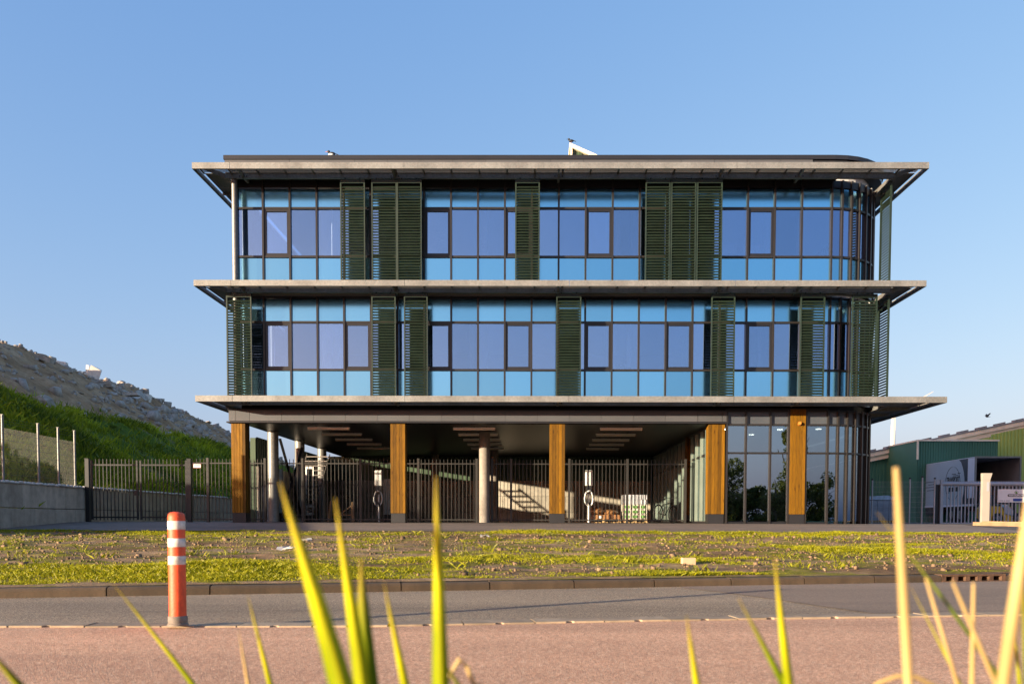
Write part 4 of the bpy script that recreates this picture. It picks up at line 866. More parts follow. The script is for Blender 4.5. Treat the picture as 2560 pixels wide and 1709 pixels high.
# truck
tr = thing('box_truck', (25.35, 50, GZ), 'box truck with open rear and round emblem on its pale side', 'truck', None, (0, 0, R_(-2.6)))
NAVY = simple('truck_navy', (.018, .025, .045), .4, .1, .1, 1); PALES = simple('truck_pale_blue', (.34, .42, .50), .4, 0, .06, .8); TWH = simple('truck_white', (.58, .62, .72), .4, 0, .05, 1); TIN = simple('truck_inside', (.26, .25, .25), .6, 0, .15, 1)
L_, W_, zb, zt_ = 11.0, 2.55, 1.12, 3.80
cb = MB().box(0, W_, .05, L_, zb - .02, zb).build('cargo_box', TIN, tr, local=True)
MB().box(0, .03, .05, L_, zb, zt_).build('side_panel', NAVY, cb, local=True); MB().box(W_ - .03, W_, .05, L_, zb, zt_).build('side_panel', TIN, cb, local=True); MB().box(0, W_, .05, L_, zt_, zt_ + .04).build('roof_panel', TWH, cb, local=True); MB().box(.03, W_ - .03, L_ - .03, L_, zb, zt_).build('front_panel', TIN, cb, local=True)
for x in (-.03, W_ - .06): MB().box(x, x + .09, -.01, .05, zb - .1, zt_ + .06).build('rear_post', GALV, cb, local=True)
MB().box(.06, W_ - .06, -.01, .05, zt_ - .04, zt_ + .06).build('rear_header', GALV, cb, local=True); MB().box(-.03, .0, .05, L_, zb - .12, zb).build('side_rail', TWH, cb, local=True)
def side_shape(pts, mat, d, name): return MB().prism([(-d, y, z) for y, z in pts], (d - .0005 if d < .004 else .0025, 0, 0)).build(name, mat, cb, local=True)
side_shape([(5.35 + 4.0 * math.cos(a), min(zt_ - .01, max(zb + .01, 2.35 + 2.6 * math.sin(a)))) for a in [k * math.pi / 24 for k in range(48)]], PALES, .003, 'pale_disc')
side_shape([(.1, zb + .35), (.95, zb + .35), (.95, zt_ - .02), (.1, zt_ - .02)], TWH, .006, 'white_band')
ring = [(2.95 + 1.02 * math.cos(k * math.pi / 20), 2.42 + 1.02 * math.sin(k * math.pi / 20)) for k in range(41)]
rg = MB()
for (a, b), (c, d) in zip(ring[:-1], ring[1:]): rg.bar((-.008, a, b), (-.008, c, d), .004, .03, (1, 0, 0))
rg.build('emblem_ring', NAVY, cb, local=True)
TB = simple('lettering_black', (.01, .01, .012), .6, 0, .05, 1)
def text(s, size, loc, rot, mat, parent, name='lettering', bold=0.0, shear=0):
    cu = bpy.data.curves.new(name, 'FONT'); cu.body = s; cu.size = size; cu.align_x = 'CENTER'; cu.align_y = 'CENTER'; cu.extrude = .001; cu.offset = bold; cu.shear = shear; cu.materials.append(mat)
    o = bpy.data.objects.new(name, cu); COL.objects.link(o); dg_ = bpy.context.evaluated_depsgraph_get(); me = bpy.data.meshes.new_from_object(o.evaluated_get(dg_)); bpy.data.objects.remove(o)
    if not me.materials: me.materials.append(mat)
    return link(name, me, parent, loc, rot)
tx = text('TRANSPORT', .37, (-.012, 2.95, 2.62), (math.pi / 2, 0, -math.pi / 2), TB, cb, 'lettering', .012, .25); tx.scale = (.85, 1.3, 1)
for a, b, z in ((2.2, 2.75, 1.92), (2.85, 3.5, 1.92)): side_shape([(a, z), (b, z), (b, z + .26), (a, z + .26)], TB, .009, 'letter_block')
for a, b, z in ((2.2, 2.9, 2.86), (2.5, 3.1, 2.95), (1.9, 2.3, 2.98), (4.4, 7.2, 2.62), (5.2, 6.6, 2.45), (4.2, 8.0, 2.28), (4.3, 6.8, 2.08), (3.4, 3.7, 1.85)): side_shape([(a, z), (b, z), (b, z + .045), (a, z + .045)], NAVY, .007, 'speed_line')
ch = MB().box(.5, W_ - .5, .4, L_ + 1.5, .72, 1.0).build('chassis', BLACK, tr, local=True); MB().box(.03, .08, 4.2, 8.8, .55, 1.02).build('side_guard', PLINTH, tr, local=True); MB().box(.2, W_ - .2, .25, .4, .55, .7).build('rear_bumper', BLACK, tr, local=True)
for x, s in ((.18, 1), (W_ - .45, -1)):
    l = MB().box(x, x + .28, .2, .25, .72, .92).build('tail_lamp', simple('tail_red', (.5, .03, .02), .3, 0, .1, 3), tr, local=True)
for y in (1.9, 3.1, 9.9, 12.0):
    for x in (.0, W_ - .28):
        w = MB().cyl((x + .02, y, .5), (x + .28, y, .5), .49, n=28).build('wheel', RUBBER, tr, local=True, smooth=True); MB().cyl((x, y, .5), (x + .30, y, .5), .26, n=20).build('rim', GALV, w, local=True)
c = MB().prism([(.05, L_ + .35, .9), (.05, L_ + .35, 3.45), (.05, L_ + 1.7, 3.3), (.05, L_ + 2.15, 2.3), (.05, L_ + 2.25, .55), (.05, L_ + .35, .55)], (W_ - .1, 0, 0)).build('cab', NAVY, tr, local=True)
MB().prism([(.04, L_ + 1.2, 2.1), (.04, L_ + 1.95, 2.15), (.04, L_ + 1.7, 2.95), (.04, L_ + 1.2, 2.95)], (.008, 0, 0)).build('side_window', GLG, c, local=True)
for z0_, z1_ in ((2.15, 2.75), (1.9, 2.08)): MB().box(-.34, -.10, L_ + 2.0, L_ + 2.12, z0_, z1_).build('mirror', BLACK, c, local=True, bevel=.03)
MB().tube([(.05, L_ + 1.9, 3.0), (-.2, L_ + 2.06, 2.9), (-.2, L_ + 2.06, 1.85), (.05, L_ + 1.9, 1.8)], .02, 6).build('mirror_arm', BLACK, c, local=True)
# sliding gate with sign, tall post, mesh fence by the glass corner
GP = simple('gate_grey_paint', (.36, .37, .40), .45, .2, .1, 2); TAN = simple('tall_post_paint', (.34, .305, .26), .5, .1, .06, 2)
GY = 36.0; gxc = lambda px: at(px, 1260, GY).x
gt = thing('sliding_gate', (gxc(2347), GY, GZ - .1), 'grey bar sliding gate carrying the white sign at the yard entrance', 'gate')
gx0, gx1 = gxc(2352), gxc(2352) + 6.5; gz = at(2347, 1313, GY).z; zrl = at(2400, 1209, GY).z; zpt = at(2347, 1199, GY).z
MB().cyl((gx0, GY, zrl), (gx1, GY, zrl), .085, n=14).build('top_rail', GP, gt, smooth=True); box('bottom_rail', GP, gt, gx0, gx1, GY - .05, GY + .05, gz + .02, gz + .13)
gb = MB().box(-.02, .02, -.02, .02, 0, zrl - gz - .2).mesh('bar', GP); x = gx0 + .26
while x < gx1: link('bar', gb, gt, (x - gt.location.x, 0, gz + .13 - gt.location.z)); x += .150
box('end_post', GP, gt, gx0 - .05, gx0 + .07, GY - .06, GY + .06, gz + .02, zpt)
teeth = MB(); x = gx0 + .1
while x < gx1: teeth.box(x, x + .025, GY - .03, GY + .03, zrl + .083, zrl + .115); x += .07
teeth.build('comb_strip', GP, gt)
px0 = gxc(2339); gpo = thing('gate_guide_post', (px0, GY + .05, gz), 'grey guide post with dark slot at the closed end of the sliding gate', 'post'); box('shaft', PLINTH, gpo, px0, px0 + .09, GY - .02, GY + .16, gz, zpt - .02); box('head', GP, gpo, px0 - .01, px0 + .20, GY - .03, GY + .17, zpt - .19, zpt + .01); box('back', BLACK, gpo, px0 + .095, px0 + .19, GY + .05, GY + .15, gz, zpt - .2)
SY = GY - .12; s0, s1 = at(2495, 1222, SY), at(2560, 1255, SY)
sn = thing('company_sign', (s0.x, SY, s1.z), 'white company sign with leaf logo and black name bar on the gate', 'sign'); q_ = 1.2
box('board', WHITE, sn, s0.x, s0.x + 1.9, SY + .008, SY + .03, s1.z, s0.z); mid = at(2541, 1240, SY).x
BLU = simple('sign_blue', (.02, .06, .30), .5, 0, .05, 2); LGR = simple('logo_green', (.10, .28, .03), .5, 0, .05, 2); LGY = simple('logo_grey', (.16, .22, .26), .5, 0, .05, 2)
zz = at(2541, 1237.5, SY).z
def roundbar(cx_, cz_, hw, r, y, d):
    return MB().prism([(cx_ + (hw - r) * (1 if k < 9 else -1) + r * math.cos(-math.pi / 2 + math.pi * (k % 9) / 8 + (0 if k < 9 else math.pi)), y, cz_ + r * math.sin(-math.pi / 2 + math.pi * (k % 9) / 8 + (0 if k < 9 else math.pi))) for k in range(18)], (0, d, 0))
roundbar(mid, zz, .36, .054, SY, .0075).build('name_bar', TB, sn)
nt_ = text('VAN EGMOND', .098, Vector((mid + .01, SY - .003, zz)) - sn.location, (math.pi / 2, 0, 0), WHITE, sn, 'lettering', .004)
zl = zz + .125
MB().prism([(mid, SY + .002, zl + .09), (mid + .10, SY + .002, zl), (mid, SY + .002, zl - .075), (mid - .10, SY + .002, zl)], (0, .0055, 0)).build('logo_frame', LGY, sn); MB().prism([(mid, SY - .001, zl + .072), (mid + .08, SY - .001, zl), (mid, SY - .001, zl - .06), (mid - .08, SY - .001, zl)], (0, .002, 0)).build('logo_field', WHITE, sn)
MB().prism([(mid - .025, SY - .004, zl + .05), (mid + .05, SY - .004, zl - .012), (mid + .035, SY - .004, zl - .045), (mid - .01, SY - .004, zl - .055), (mid - .055, SY - .004, zl - .008)], (0, .002, 0)).build('logo_leaf', LGR, sn)
b0, b1 = at(2533, 1245.5, SY), at(2556, 1252, SY); box('blue_panel', BLU, sn, b0.x, b1.x, SY + .001, SY + .0075, b1.z, b0.z)
for k, w in ((0, .03), (.05, .14), (.22, .05), (.30, .16)): box('small_print', LGY, sn, s0.x + .04 + k, s0.x + .04 + k + w, SY + .001, SY + .0075, b1.z + .005, b1.z + .03)
tp_ = thing('intercom_post', (15.05, 29.0, GZ - .05), 'tall pale post with flared head in front of the sliding gate', 'post')
g0 = gr(2462, 1315, .57); 
box('shaft', TAN, tp_, 14.93, 15.17, 28.93, 29.07, .53, 2.12); MB().prism([(14.93, 28.93, 2.122), (15.17, 28.93, 2.122), (15.24, 28.93, 2.35), (14.92, 28.93, 2.35)], (0, .14, 0)).build('head', TAN, tp_); box('panel', GP, tp_, 15.06, 15.14, 28.92, 28.928, 1.75, 2.05)
tb = thing('timber_beam', (15.5, 27.6, .6), 'long weathered timber beam lying in front of the gate', 'timber')
p0 = at(2432, 1318, 27.9); p1 = at(2600, 1325, 27.0); MB().bar((p0.x, p0.y, .66), (p1.x, p1.y, .62), .14, .12).bar((p0.x + .4, p0.y + .2, .70), (p1.x, p1.y + .16, .67), .12, .1).build('beam', TIM, tb)
MY = 34.0; mx = lambda px: at(px, 1250, MY).x
m2 = thing('yard_mesh_fence', (mx(2200), MY, GZ), 'fine wire mesh fence between the rounded glass corner and the sliding gate', 'fence')
posts_ = [(mx(2180), 2.35), (mx(2274), 2.40), (mx(2305), 2.46), (mx(2336), 2.4)]
for xx, h in posts_: MB().cyl((xx, MY, GZ - .05), (xx, MY, h), .03, n=10).build('post', GP, m2, smooth=True); MB().ball((xx, MY, h + .02), .045, .045, .04, 8, 6).build('post_cap', BLACK, m2)
for (a, _), (b, _) in zip(posts_[:-1], posts_[1:]):
    w = MB(); x = a + .05
    while x < b: w.bar((x, MY, GZ), (x, MY, 2.3), .004, .004, (0, 1, 0)); x += .05
    z = GZ + .05
    while z < 2.31: w.bar((a, MY, z), (b, MY, z), .005, .005); z += .2
    w.build('mesh_panel', GP, m2)
# forklift
YEL = simple('forklift_yellow', (.62, .34, .012), .45, 0, .08, 2)
fk = thing('forklift', (23.4, 43, GZ), 'yellow forklift parked behind the gate below the sign', 'forklift')
fx_, fy_ = at(2467, 1300, 43).x, 43.0; q = lambda *pts: [(fx_ + a, fy_, GZ + b) for a, b in pts]
MB().prism(q((0, .25), (0, .78), (.18, .86), (.75, .85), (.9, .45), (1.35, .35), (1.5, .25), (1.38, .12), (.2, .12)), (0, 1.1, 0)).build('body', YEL, fk, bevel=.02); MB().prism(q((.8, .82), (.95, .48), (1.30, .40), (1.30, .66), (1.0, .9)), (0, 1.0, 0)).build('hood', GP, fk)
for a in (.52, 1.55):
    w = MB().cyl((fx_ + a, fy_ - .06, GZ + .27), (fx_ + a, fy_ + .2, GZ + .27), .26, n=26).build('wheel', RUBBER, fk, smooth=True); MB().cyl((fx_ + a, fy_ - .075, GZ + .27), (fx_ + a, fy_ + .19, GZ + .27), .12, n=18).build('rim', GALV, w)
for a in (.08, 1.2): MB().bar((fx_ + a, fy_ + .1, GZ + .84), (fx_ + a + .04, fy_ + .1, GZ + 2.05), .05, .05).build('roof_post', BLACK, fk)
MB().box(fx_ - .05, fx_ + 1.3, fy_, fy_ + 1.05, GZ + 2.05, GZ + 2.1).build('roof_guard', BLACK, fk); MB().box(fx_ + .35, fx_ + .85, fy_ + .25, fy_ + .8, GZ + .852, GZ + .95).box(fx_ + .33, fx_ + .43, fy_ + .25, fy_ + .8, GZ + .95, GZ + 1.4).build('seat', BLACK, fk)
MB().box(fx_ + 1.72, fx_ + 1.82, fy_ + .2, fy_ + .3, GZ + .05, GZ + 2.1).box(fx_ + 1.72, fx_ + 1.82, fy_ + .8, fy_ + .9, GZ + .05, GZ + 2.1).build('mast', BLACK, fk); MB().box(fx_ + 1.83, fx_ + 2.9, fy_ + .25, fy_ + .35, GZ + .05, GZ + .09).box(fx_ + 1.83, fx_ + 2.9, fy_ + .75, fy_ + .85, GZ + .05, GZ + .09).build('forks', BLACK, fk)
# wind turbine far behind
TW = simple('turbine_white', (.42, .41, .40), .5, 0, .03, .1); hb = at(2232, 1035, 400); bs_ = Vector((at(2230, 1115, 400).x, 400, .5))
wt = thing('wind_turbine', bs_, 'white wind turbine mast far behind the building', 'wind turbine')
MB().cyl(bs_, (bs_.x + .4, 400, hb.z - .6), 1.35, .95, n=20).build('mast', TW, wt, smooth=True); MB().box(hb.x - .9, hb.x + .9, 398.6, 402, hb.z - .9, hb.z + .9).build('nacelle', TW, wt, bevel=.2)
for k, a in enumerate((30, 150, 270)):
    d = Vector((math.cos(R_(a)), 0, math.sin(R_(a)))); e = Vector((-d.z, 0, d.x)); c0 = Vector((hb.x, 398.2, hb.z)); MB().prism([c0 + e * .3, c0 + d * 3 + e * .75, c0 + d * 20.3 + e * .12, c0 + d * 20.3 - e * .1, c0 + d * 2 - e * .5, c0 - e * .3], (0, .35, 0)).build('blade', TW, wt)
# ------------------------------------------------------------------ bollard, drain, litter, birds
bp = gr(445, 1562, .03); bo = thing('bollard', (bp.x, bp.y, .03), 'orange bollard with white bands standing on the divider strip', 'bollard')
MB().lathe((bp.x, bp.y, .030), [(.066, 0), (.066, .012), (.060, .018), (.062, .03), (.062, .058), (.057, .064)], 28).build('base', BASEG, bo, smooth=True)
MB().lathe((bp.x, bp.y, .03), [(.0545, .055), (.0545, .715), (.050, .735), (.036, .746), (.012, .75)], 36).build('shaft', ORANGE, bo, smooth=True)
for z in (.662, .548, .432): MB().lathe((bp.x, bp.y, .03), [(.0548, z - .028), (.0556, z - .027), (.0556, z + .027), (.0548, z + .028)], 36).build('band', REFL, bo, smooth=True)
dr = thing('kerb_drain', (DRX, float(kerbY(DRX)), 0), 'rusty cast iron kerb drain with three openings set in the kerb', 'drain', None, (0, 0, ang))
RUST = simple('rusty_iron', (.11, .060, .035), .8, .3, .4, 12, .4, 60)
m = MB().box(-.46, .46, .0, .15, .068, .092)
for xx in (-.46, -.29, -.12, .05, .22, .40): m.box(xx, xx + .06, .0, .15, -.03, .066)
m.box(-.46, .46, -.005, .15, -.03, .012).build('frame', RUST, dr, local=True); MB().box(-.4, .4, .12, .14, .012, .066).build('back', BLACK, dr, local=True)
zv = lambda X, Y: float(verge_z(X, Y) + relief(np.array(X), np.array(Y)))
b = thing('loose_brick', (2.0, 11.0, .1), 'single tan brick lying in the grass near the kerb', 'brick'); MB().obox((2.02, 11.4, zv(2.02, 11.4) + .04), (.09, .01, 0), (-.005, .045, 0), (0, 0, .05)).build('block', simple('tan_brick', (.48, .33, .20), .8, 0, .1, 8), b, bevel=.004)
PLA = simple('white_plastic', (.42, .40, .37), .5, 0, .15, 8)
for x, y, lab, sd in ((-6.6, 10.3, 'crumpled pale plastic scrap on the verge at the left edge', 1), (-4.6, 17.2, 'crumpled pale plastic scrap on the verge beside the bare soil', 2), (-3.9, 13.4, 'small torn plastic scrap on the dark bare soil', 3), (-1.1, 18.8, 'flat pale scrap lying on the far grass', 4)):
    g = random.Random(sd); t = thing('plastic_scrap', (x, y, zv(x, y)), lab, 'litter', 'litter on the verge'); n = 5
    v = [(x + (i - 2) * .055 + g.uniform(-.03, .03), y + (j - 2) * .05 + g.uniform(-.02, .02), zv(x, y) + .03 + g.uniform(0, .07)) for j in range(n) for i in range(n)]
    v2 = v + [(a, b_, c_ - .004) for a, b_, c_ in v]; f = [(j * n + i, j * n + i + 1, (j + 1) * n + i + 1, (j + 1) * n + i) for j in range(n - 1) for i in range(n - 1)]; MB().add(v2, f + [tuple(k + n * n for k in q_[::-1]) for q_ in f]).build('sheet', PLA, t)
DK = simple('bird_dark', (.02, .018, .018), .6, 0, .2, 20); BE = simple('bird_beak', (.55, .14, .04), .5, 0, .05, 5)
def bird(p, lab, s, belly, flying=False, flip=1):
    t = thing('bird', p, lab, 'bird', 'birds around the roof'); x, y, z = p
    MB().ball((x, y, z + .11 * s), .15 * s, .08 * s, .075 * s, 12, 8).ball((x - .13 * s * flip, y, z + .20 * s), .06 * s, .05 * s, .055 * s, 10, 8).prism([(x + .1 * s * flip, y - .03 * s, z + .12 * s), (x + .1 * s * flip, y + .03 * s, z + .12 * s), (x + .27 * s * flip, y + .02 * s, z + .06 * s), (x + .27 * s * flip, y - .02 * s, z + .06 * s)], (0, 0, .02 * s)).build('body', DK, t, smooth=True)
    if belly: MB().ball((x - .02 * s * flip, y - .01 * s, z + .075 * s), .125 * s, .075 * s, .06 * s, 12, 8).build('belly', WHITE, t, smooth=True)
    MB().cyl((x - .17 * s * flip, y, z + .20 * s), (x - .27 * s * flip, y, z + .185 * s), .014 * s, .004 * s, n=6).build('beak', BE if belly else DK, t)
    if flying:
        for k in (-1, 1): MB().prism([(x - .05, y, z + .13), (x + .08, y, z + .13), (x + .12, y + k * .25, z + .28), (x + .02, y + k * .25, z + .28)], (0, 0, .012)).build('wing', DK, t)
    else:
        for k in (-.03, .03): MB().cyl((x, y + k * s, z), (x, y + k * s, z + .06 * s), .008 * s, n=5).build('leg', BE, t)
bird((-6.78, 28.9, 12.70), 'black and white bird with red beak perched on the roof edge', .8, True); hp = at(1425, 361, 36.9); bird((hp.x + .05, 36.95, 16.60), 'dark bird perched on the top of the roof stair house', .75, False, flip=1)
fb = at(2468, 1044, 60); bird((fb.x, fb.y, fb.z), 'dark bird flying above the barn roof', .8, False, True)
# ------------------------------------------------------------------ grasses
def blades(X, Y, Z, h, w, lean, seed, tint):
    g = np.random.default_rng(seed); n = len(X); a = g.uniform(0, 6.283, n); l = g.normal(0, 1, n) * lean * h; la = g.uniform(0, 6.283, n)
    bx, by = np.cos(a) * w / 2, np.sin(a) * w / 2; tx_, ty_ = np.cos(la) * l, np.sin(la) * l
    V = np.stack([np.stack([X - bx, Y - by, Z - .01], -1), np.stack([X + bx, Y + by, Z - .01], -1), np.stack([X + tx_ * .4 + bx * .7, Y + ty_ * .4 + by * .7, Z + h * .6], -1), np.stack([X + tx_, Y + ty_, Z + h], -1)], 1).reshape(-1, 3)
    i = 4 * np.arange(n)[:, None]; F = np.concatenate([i + np.array([[0, 1, 2]]), i + np.array([[0, 2, 3]])]); return V, F, np.repeat(tint, 4)
def fldg(X, Y):
    band1 = np.exp(-((Y - kerbY(X) - 1.6) / 1.5) ** 2) * .42; band2 = np.exp(-((Y - PAVY + 1.0) / 1.3) ** 2) * .34; rgt = np.clip((X - 3) / 5, 0, 1) * .12 * np.exp(-((Y - 13) / 4) ** 2)
    bare = np.exp(-(((X + 2.6) / 2.6) ** 2 + ((Y - 14.2) / 1.3) ** 2)) * .5; return fbm(X * .55 + 11, Y * 1.0, 5) * 1.6 - .84 + 1.1 * (fbm(X * .17 + 31, Y * .4, 2) - .5) + band1 + band2 + rgt - bare
n = 1150000; X = rng.uniform(-19, 19, n); T = rng.random(n) ** 1.6; K = kerbY(X) + .30; Y = K + (PAVY - .35 - K) * T; vis = np.abs(X) < .66 * Y + 1.0; fd = fldg(X, Y); k = vis & (rng.random(n) < np.clip(fd * 2.0 + .05, .02, 1)); X, Y, fd = X[k], Y[k], fd[k]
hh = (.010 + .045 * np.clip(fd, 0, 1)) * rng.uniform(.5, 1.5, len(X)) * np.interp(Y, [9, 24], [1, 1.3]); Zv = verge_z(X, Y) + relief(X, Y) * np.clip((Y - kerbY(X) - .12) / 1.0, 0, 1)
V, F, A_ = blades(X, Y, Zv, hh, .0035 + .00032 * Y, .8, 1, np.clip(.2 + .7 * rng.random(len(X)) - .25 * (fbm(X * .4, Y * .5, 2) - .5), 0, 1)); o = np_mesh('verge_grass', V, F, GRASS, A_); tag(o, 'short patchy grass growing over the verge soil', 'grass', None, 'stuff')
# taller weed tufts
nt = 420; tx0 = rng.uniform(-15, 15, nt); ty0 = kerbY(tx0) + .5 + (PAVY - .6 - kerbY(tx0) - .5) * rng.random(nt); m_ = np.abs(tx0) < .65 * ty0; tx0, ty0 = tx0[m_], ty0[m_]
X = np.repeat(tx0, 26) + rng.normal(0, .07, len(tx0) * 26); Y = np.repeat(ty0, 26) + rng.normal(0, .09, len(tx0) * 26)
V, F, A_ = blades(X, Y, verge_z(X, Y) + relief(X, Y), rng.uniform(.03, .10, len(X)), .008, .8, 2, rng.uniform(0, .75, len(X))); o = np_mesh('weed_tufts', V, F, GRASS, A_); tag(o, 'taller weed tufts scattered through the verge grass', 'weeds', None, 'stuff')
# stones in the verge
N = 16000; X = rng.uniform(-16, 16, N); Y = kerbY(X) + .4 + (PAVY - .5 - kerbY(X) - .4) * rng.random(N); m_ = (np.abs(X) < .65 * Y) & (fldg(X, Y) < .30); X, Y = X[m_], Y[m_]
S = np.clip(rng.lognormal(-4.75, .55, len(X)), .004, .05); V = cube[None] * S[:, None, None] * rng.uniform(.5, 1.2, (len(X), 8, 3)); V[..., 0] += X[:, None]; V[..., 1] += Y[:, None]; V[..., 2] += (verge_z(X, Y) + relief(X, Y))[:, None] + .008
o = np_mesh('verge_stones', V.reshape(-1, 3), (cf[None] + 8 * np.arange(len(X))[:, None, None]).reshape(-1, 4), simple('stone_mix', (.17, .115, .070), .95, 0, .6, 4, spec=.1)); tag(o, 'small stones and clods strewn over the bare verge soil', 'stones', None, 'stuff')
# grass and bushy weeds on the embankment
n = 150000; X = WX - .25 - rng.uniform(0, 9.2, n); Y = rng.uniform(17, 75, n) ; fd = fbm(X * .5 + 7, Y * .5, 4); k = rng.random(n) < np.maximum(np.clip((fd - .40) * 6, .04, 1), np.interp(Y, [34, 40], [.75, 0])) * np.interp(WX - X, [7.6, 9.2], [1, .1]); X, Y = X[k], Y[k]
V, F, A_ = blades(X, Y, zf1(X, Y) - .02, rng.uniform(.10, .42, len(X)) * np.interp(Y, [20, 60], [.9, 1.3]), .022 + .0006 * Y, .55, 3, np.clip(rng.random(len(X)) * .45 + 1.5 * (fbm(X * .35, Y * .35, 3) - .38), 0, 1)); o = np_mesh('slope_grass', V, F, HGRASS, A_); tag(o, 'rank green grass covering the embankment slope', 'grass', None, 'stuff')
Vs = []; Fs = []; As = []; off = 0
for k in range(170):
    x = WX - .8 - rng.uniform(0, 7.4); y = rng.uniform(21, 62); r = rng.uniform(.15, .5); V, F, A_ = leafcloud(90, (x, y, float(zf1(np.array(x), np.array(y))) + r * .4), (r, r, r * .6), .055, 100 + k); Vs.append(V); Fs.append(F + off); As.append(A_ * rng.uniform(.05, 1.0)); off += len(V)
o = np_mesh('slope_weeds', np.concatenate(Vs), np.concatenate(Fs), HGRASS, np.concatenate(As)); tag(o, 'leafy weed clumps growing among the slope grass', 'weeds', None, 'stuff')
# ------------------------------------------------------------------ trees behind the camera (their reflection stands in the ground floor glass)
def tree(x, y, h, r, lab, seed, slim=False):
    h *= 1.4
    t = thing('tree', (x, y, -.2), lab, 'tree', 'trees across the road'); g = random.Random(seed)
    m = MB().tube([(x, y, -.2), (x + .1, y, h * .3), (x, y + .1, h * .6), (x, y, h * .9)], [.16 + h * .01, .13, .08, .03], 8)
    for k in range(6): a = g.uniform(0, 6.28); z0 = h * g.uniform(.25, .6); m.tube([(x, y, z0), (x + r * .5 * math.cos(a), y + r * .5 * math.sin(a), z0 + h * .15), (x + r * .8 * math.cos(a), y + r * .8 * math.sin(a), z0 + h * .25)], [.06, .04, .015], 6)
    m.build('trunk', BARK, t); Vs = []; Fs = []; As = []; off = 0
    for k in range(7 if slim else 16):
        a = g.uniform(0, 6.28); rr = r * g.uniform(.2, .75) * (.3 if slim else 1); z = h * (.12 + .13 * k if slim else g.uniform(.06, .86)); cr = r * (.9 - .1 * k if slim else g.uniform(.35, .6))
        V, F, A_ = leafcloud(300, (rr * math.cos(a), rr * math.sin(a), z + .2), (cr, cr, cr * (1.3 if slim else .75)), .16, seed * 50 + k, shell=.4); Vs.append(V); Fs.append(F + off); As.append(A_ * g.uniform(.2, 1)); off += len(V)
    np_mesh('crown', np.concatenate(Vs), np.concatenate(Fs), TREEL, np.concatenate(As), t)
for i, (x, y, h, r, s, lab) in enumerate(((16.5, -32, 4.2, 2.6, 0, 'innermost leafy tree of the row across the road'), (27.8, -33, 3.6, 2.6, 0, 'low dense tree behind the conifer across the road'), (31.5, -33, 3.6, 2.6, 0, 'low dense tree in the second row across the road'), (35.3, -33, 3.8, 2.6, 0, 'dense tree at the far end of the second row across the road'), (40.5, -31, 4.4, 2.6, 0, 'last leafy tree at the end of the row across the road'), (19.5, -30, 5.2, 2.4, 0, 'round tree across the road, nearest the bare gap'), (24.5, -29, 3.8, 2.3, 0, 'low spreading tree across the road'), (26.3, -30, 8.8, 1.5, 1, 'tall slim conifer across the road'), (29.5, -29, 4.4, 2.4, 0, 'bushy tree right of the tall conifer across the road'), (33.5, -30, 4.6, 2.4, 0, 'second bushy tree right of the conifer across the road'), (37, -30, 4.0, 2.5, 0, 'outermost bushy tree of the row across the road'), (22, -31, 3.4, 2.0, 0, 'small dark tree between the round tree and the low one'))): tree(x, y, h, r, lab, i + 1, bool(s))
for i, (x, y, h, r, lab) in enumerate(((-28.6, 16.4, 3.7, 1.7, 'leafy tree on open ground left of the retaining wall, nearest the road'), (-26.6, 19.6, 3.3, 1.6, 'leafy tree on open ground left of the retaining wall, second from the road'), (-24.2, 20.9, 2.9, 1.4, 'small leafy tree near the foot of the embankment nose'), (-22.2, 19.4, 2.3, 1.2, 'low bushy tree nearest the wall, left of the view'), (-31.6, 18.6, 3.4, 1.6, 'leafy tree farthest left on the open ground'))): tree(x, y, h, r, lab, i + 40)  # out of view at left; placed for their shade on wall and gate
# ------------------------------------------------------------------ reeds right in front of the camera
def leaf(tip, base, wpx, Z, mat, lab, bend=0.0, seed=0, yaw=0.15):
    P1 = at(*tip, Z); P0 = at(*base, Z + .05); dirv = (P0 - P1); P0 = P0 + dirv.normalized() * .55; w = wpx * Z / FPX
    g = random.Random(seed); n = 12; V = []; A_ = []; s = Vector((math.cos(yaw), math.sin(yaw), 0)); nrm = Vector((-s.y, s.x, 0))
    for i in range(n + 1):
        t = i / n; p = P0.lerp(P1, t) + Vector((bend * math.sin(math.pi * t) * .1, 0, 0)); L = (P1 - P0).length; tt = (1 - t) * L / max(.05, (dirv.length)); ww = w / 2 * min(1.15, max(.02, tt) ** .7)
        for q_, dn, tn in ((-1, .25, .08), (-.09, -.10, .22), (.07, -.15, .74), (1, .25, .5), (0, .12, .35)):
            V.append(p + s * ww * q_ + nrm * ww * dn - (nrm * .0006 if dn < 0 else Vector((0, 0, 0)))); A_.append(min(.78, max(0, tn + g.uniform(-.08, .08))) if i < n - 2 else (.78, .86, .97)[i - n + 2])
    F = []
    for i in range(n):
        for k in range(5): F.append((5 * i + k, 5 * i + (k + 1) % 5, 5 * i + 5 + (k + 1) % 5, 5 * i + 5 + k))
    o = np_mesh('reed_leaf', np.array(V), np.array(F), mat, np.array(A_)); return tag(o, lab, 'reed', 'reeds in front of the camera')
def stalk(tip, base, wpx, Z, lab, seed=0):
    P1 = at(*tip, Z); P0 = at(*base, Z + .03); P0 = P0 + (P0 - P1).normalized() * .5; r = wpx * Z / FPX / 2; m = MB(); N_ = 9; pts = []; rad = []
    for i in range(N_ + 1): t = i / N_; pts.append(P0.lerp(P1, t)); rad.append(r * (1.05 - .2 * t) * (1.12 if i in (3, 7) else 1))
    rad[-1] = r * .55; m.tube(pts, rad, 12); me = m.mesh('reed_stalk', STRAW, smooth=True); a = me.attributes.new('tint', 'FLOAT', 'POINT'); a.data.foreach_set('value', [random.Random(seed * 7 + i // 12).uniform(.35, 1) for i in range(len(me.vertices))])
    return tag(link('reed_stalk', me), lab, 'reed', 'reeds in front of the camera')
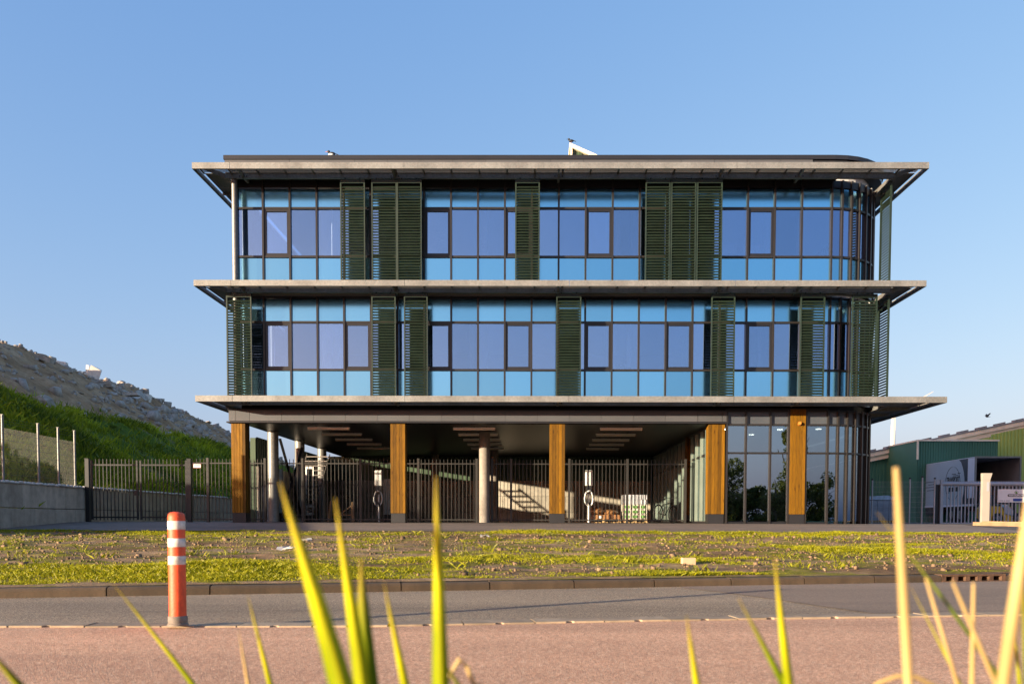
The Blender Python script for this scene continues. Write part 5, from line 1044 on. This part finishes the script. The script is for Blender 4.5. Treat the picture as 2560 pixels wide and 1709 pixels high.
for i, (tip, base, w, Z, mat, lab, bend) in enumerate((
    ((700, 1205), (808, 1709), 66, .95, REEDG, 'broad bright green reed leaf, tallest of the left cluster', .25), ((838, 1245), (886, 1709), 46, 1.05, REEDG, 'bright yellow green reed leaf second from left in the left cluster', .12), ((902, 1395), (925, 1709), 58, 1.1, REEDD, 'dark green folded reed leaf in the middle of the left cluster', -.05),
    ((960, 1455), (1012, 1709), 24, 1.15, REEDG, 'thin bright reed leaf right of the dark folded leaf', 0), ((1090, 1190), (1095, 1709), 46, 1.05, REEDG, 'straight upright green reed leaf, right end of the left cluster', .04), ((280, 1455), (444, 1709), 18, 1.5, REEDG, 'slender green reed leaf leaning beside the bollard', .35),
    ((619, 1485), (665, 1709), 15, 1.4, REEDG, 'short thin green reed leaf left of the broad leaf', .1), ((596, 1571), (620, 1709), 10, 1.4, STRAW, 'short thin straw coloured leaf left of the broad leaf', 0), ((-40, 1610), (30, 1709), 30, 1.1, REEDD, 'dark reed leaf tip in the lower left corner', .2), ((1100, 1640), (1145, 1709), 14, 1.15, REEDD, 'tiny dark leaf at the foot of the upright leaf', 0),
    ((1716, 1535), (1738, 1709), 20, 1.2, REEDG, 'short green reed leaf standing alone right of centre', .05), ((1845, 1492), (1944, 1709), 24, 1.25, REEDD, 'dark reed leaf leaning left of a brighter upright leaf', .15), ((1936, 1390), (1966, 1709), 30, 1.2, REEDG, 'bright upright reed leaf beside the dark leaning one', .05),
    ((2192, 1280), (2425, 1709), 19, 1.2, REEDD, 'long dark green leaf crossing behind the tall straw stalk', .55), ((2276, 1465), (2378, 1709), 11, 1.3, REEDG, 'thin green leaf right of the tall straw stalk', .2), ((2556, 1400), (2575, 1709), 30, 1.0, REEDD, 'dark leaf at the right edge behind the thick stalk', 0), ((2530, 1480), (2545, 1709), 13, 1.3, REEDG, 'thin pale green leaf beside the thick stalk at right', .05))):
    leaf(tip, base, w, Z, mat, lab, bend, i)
for i, (tip, base, w, Z, lab) in enumerate((((2240, 1168), (2271, 1709), 25, 1.0, 'tall straw coloured reed stalk with blunt tip, right of centre'), ((2575, 1240), (2508, 1709), 34, .9, 'thick straw stalk leaning at the right edge'), ((2315, 1445), (2393, 1709), 11, 1.2, 'thin straw stalk leaning right, nearest the tall stalk'), ((2382, 1454), (2490, 1709), 13, 1.15, 'straw stalk crossing over an upright one'), ((2434, 1456), (2430, 1709), 13, 1.2, 'upright short straw stalk crossed by a leaning one'))): stalk(tip, base, w, Z, lab, i)
for i, (a, b, lab) in enumerate((((2192, 1708), (2290, 1690), 'broken straw stalk lying low at the foot of the tall stalk'), ((1150, 1645), (1185, 1709), 'short bent straw stub at the foot of the left cluster'))):
    p, q_ = at(*a, 1.25), at(*b, 1.25); m = MB().tube([p + Vector((-.03, 0, -.05)), p, p.lerp(q_, .5) + Vector((0, 0, .006)), q_, q_ + Vector((.06, .02, -.03))], .0035, 8); me = m.mesh('reed_stub', STRAW, smooth=True); at_ = me.attributes.new('tint', 'FLOAT', 'POINT'); at_.data.foreach_set('value', [.6] * len(me.vertices)); tag(link('reed_stub', me), lab, 'reed', 'reeds in front of the camera')
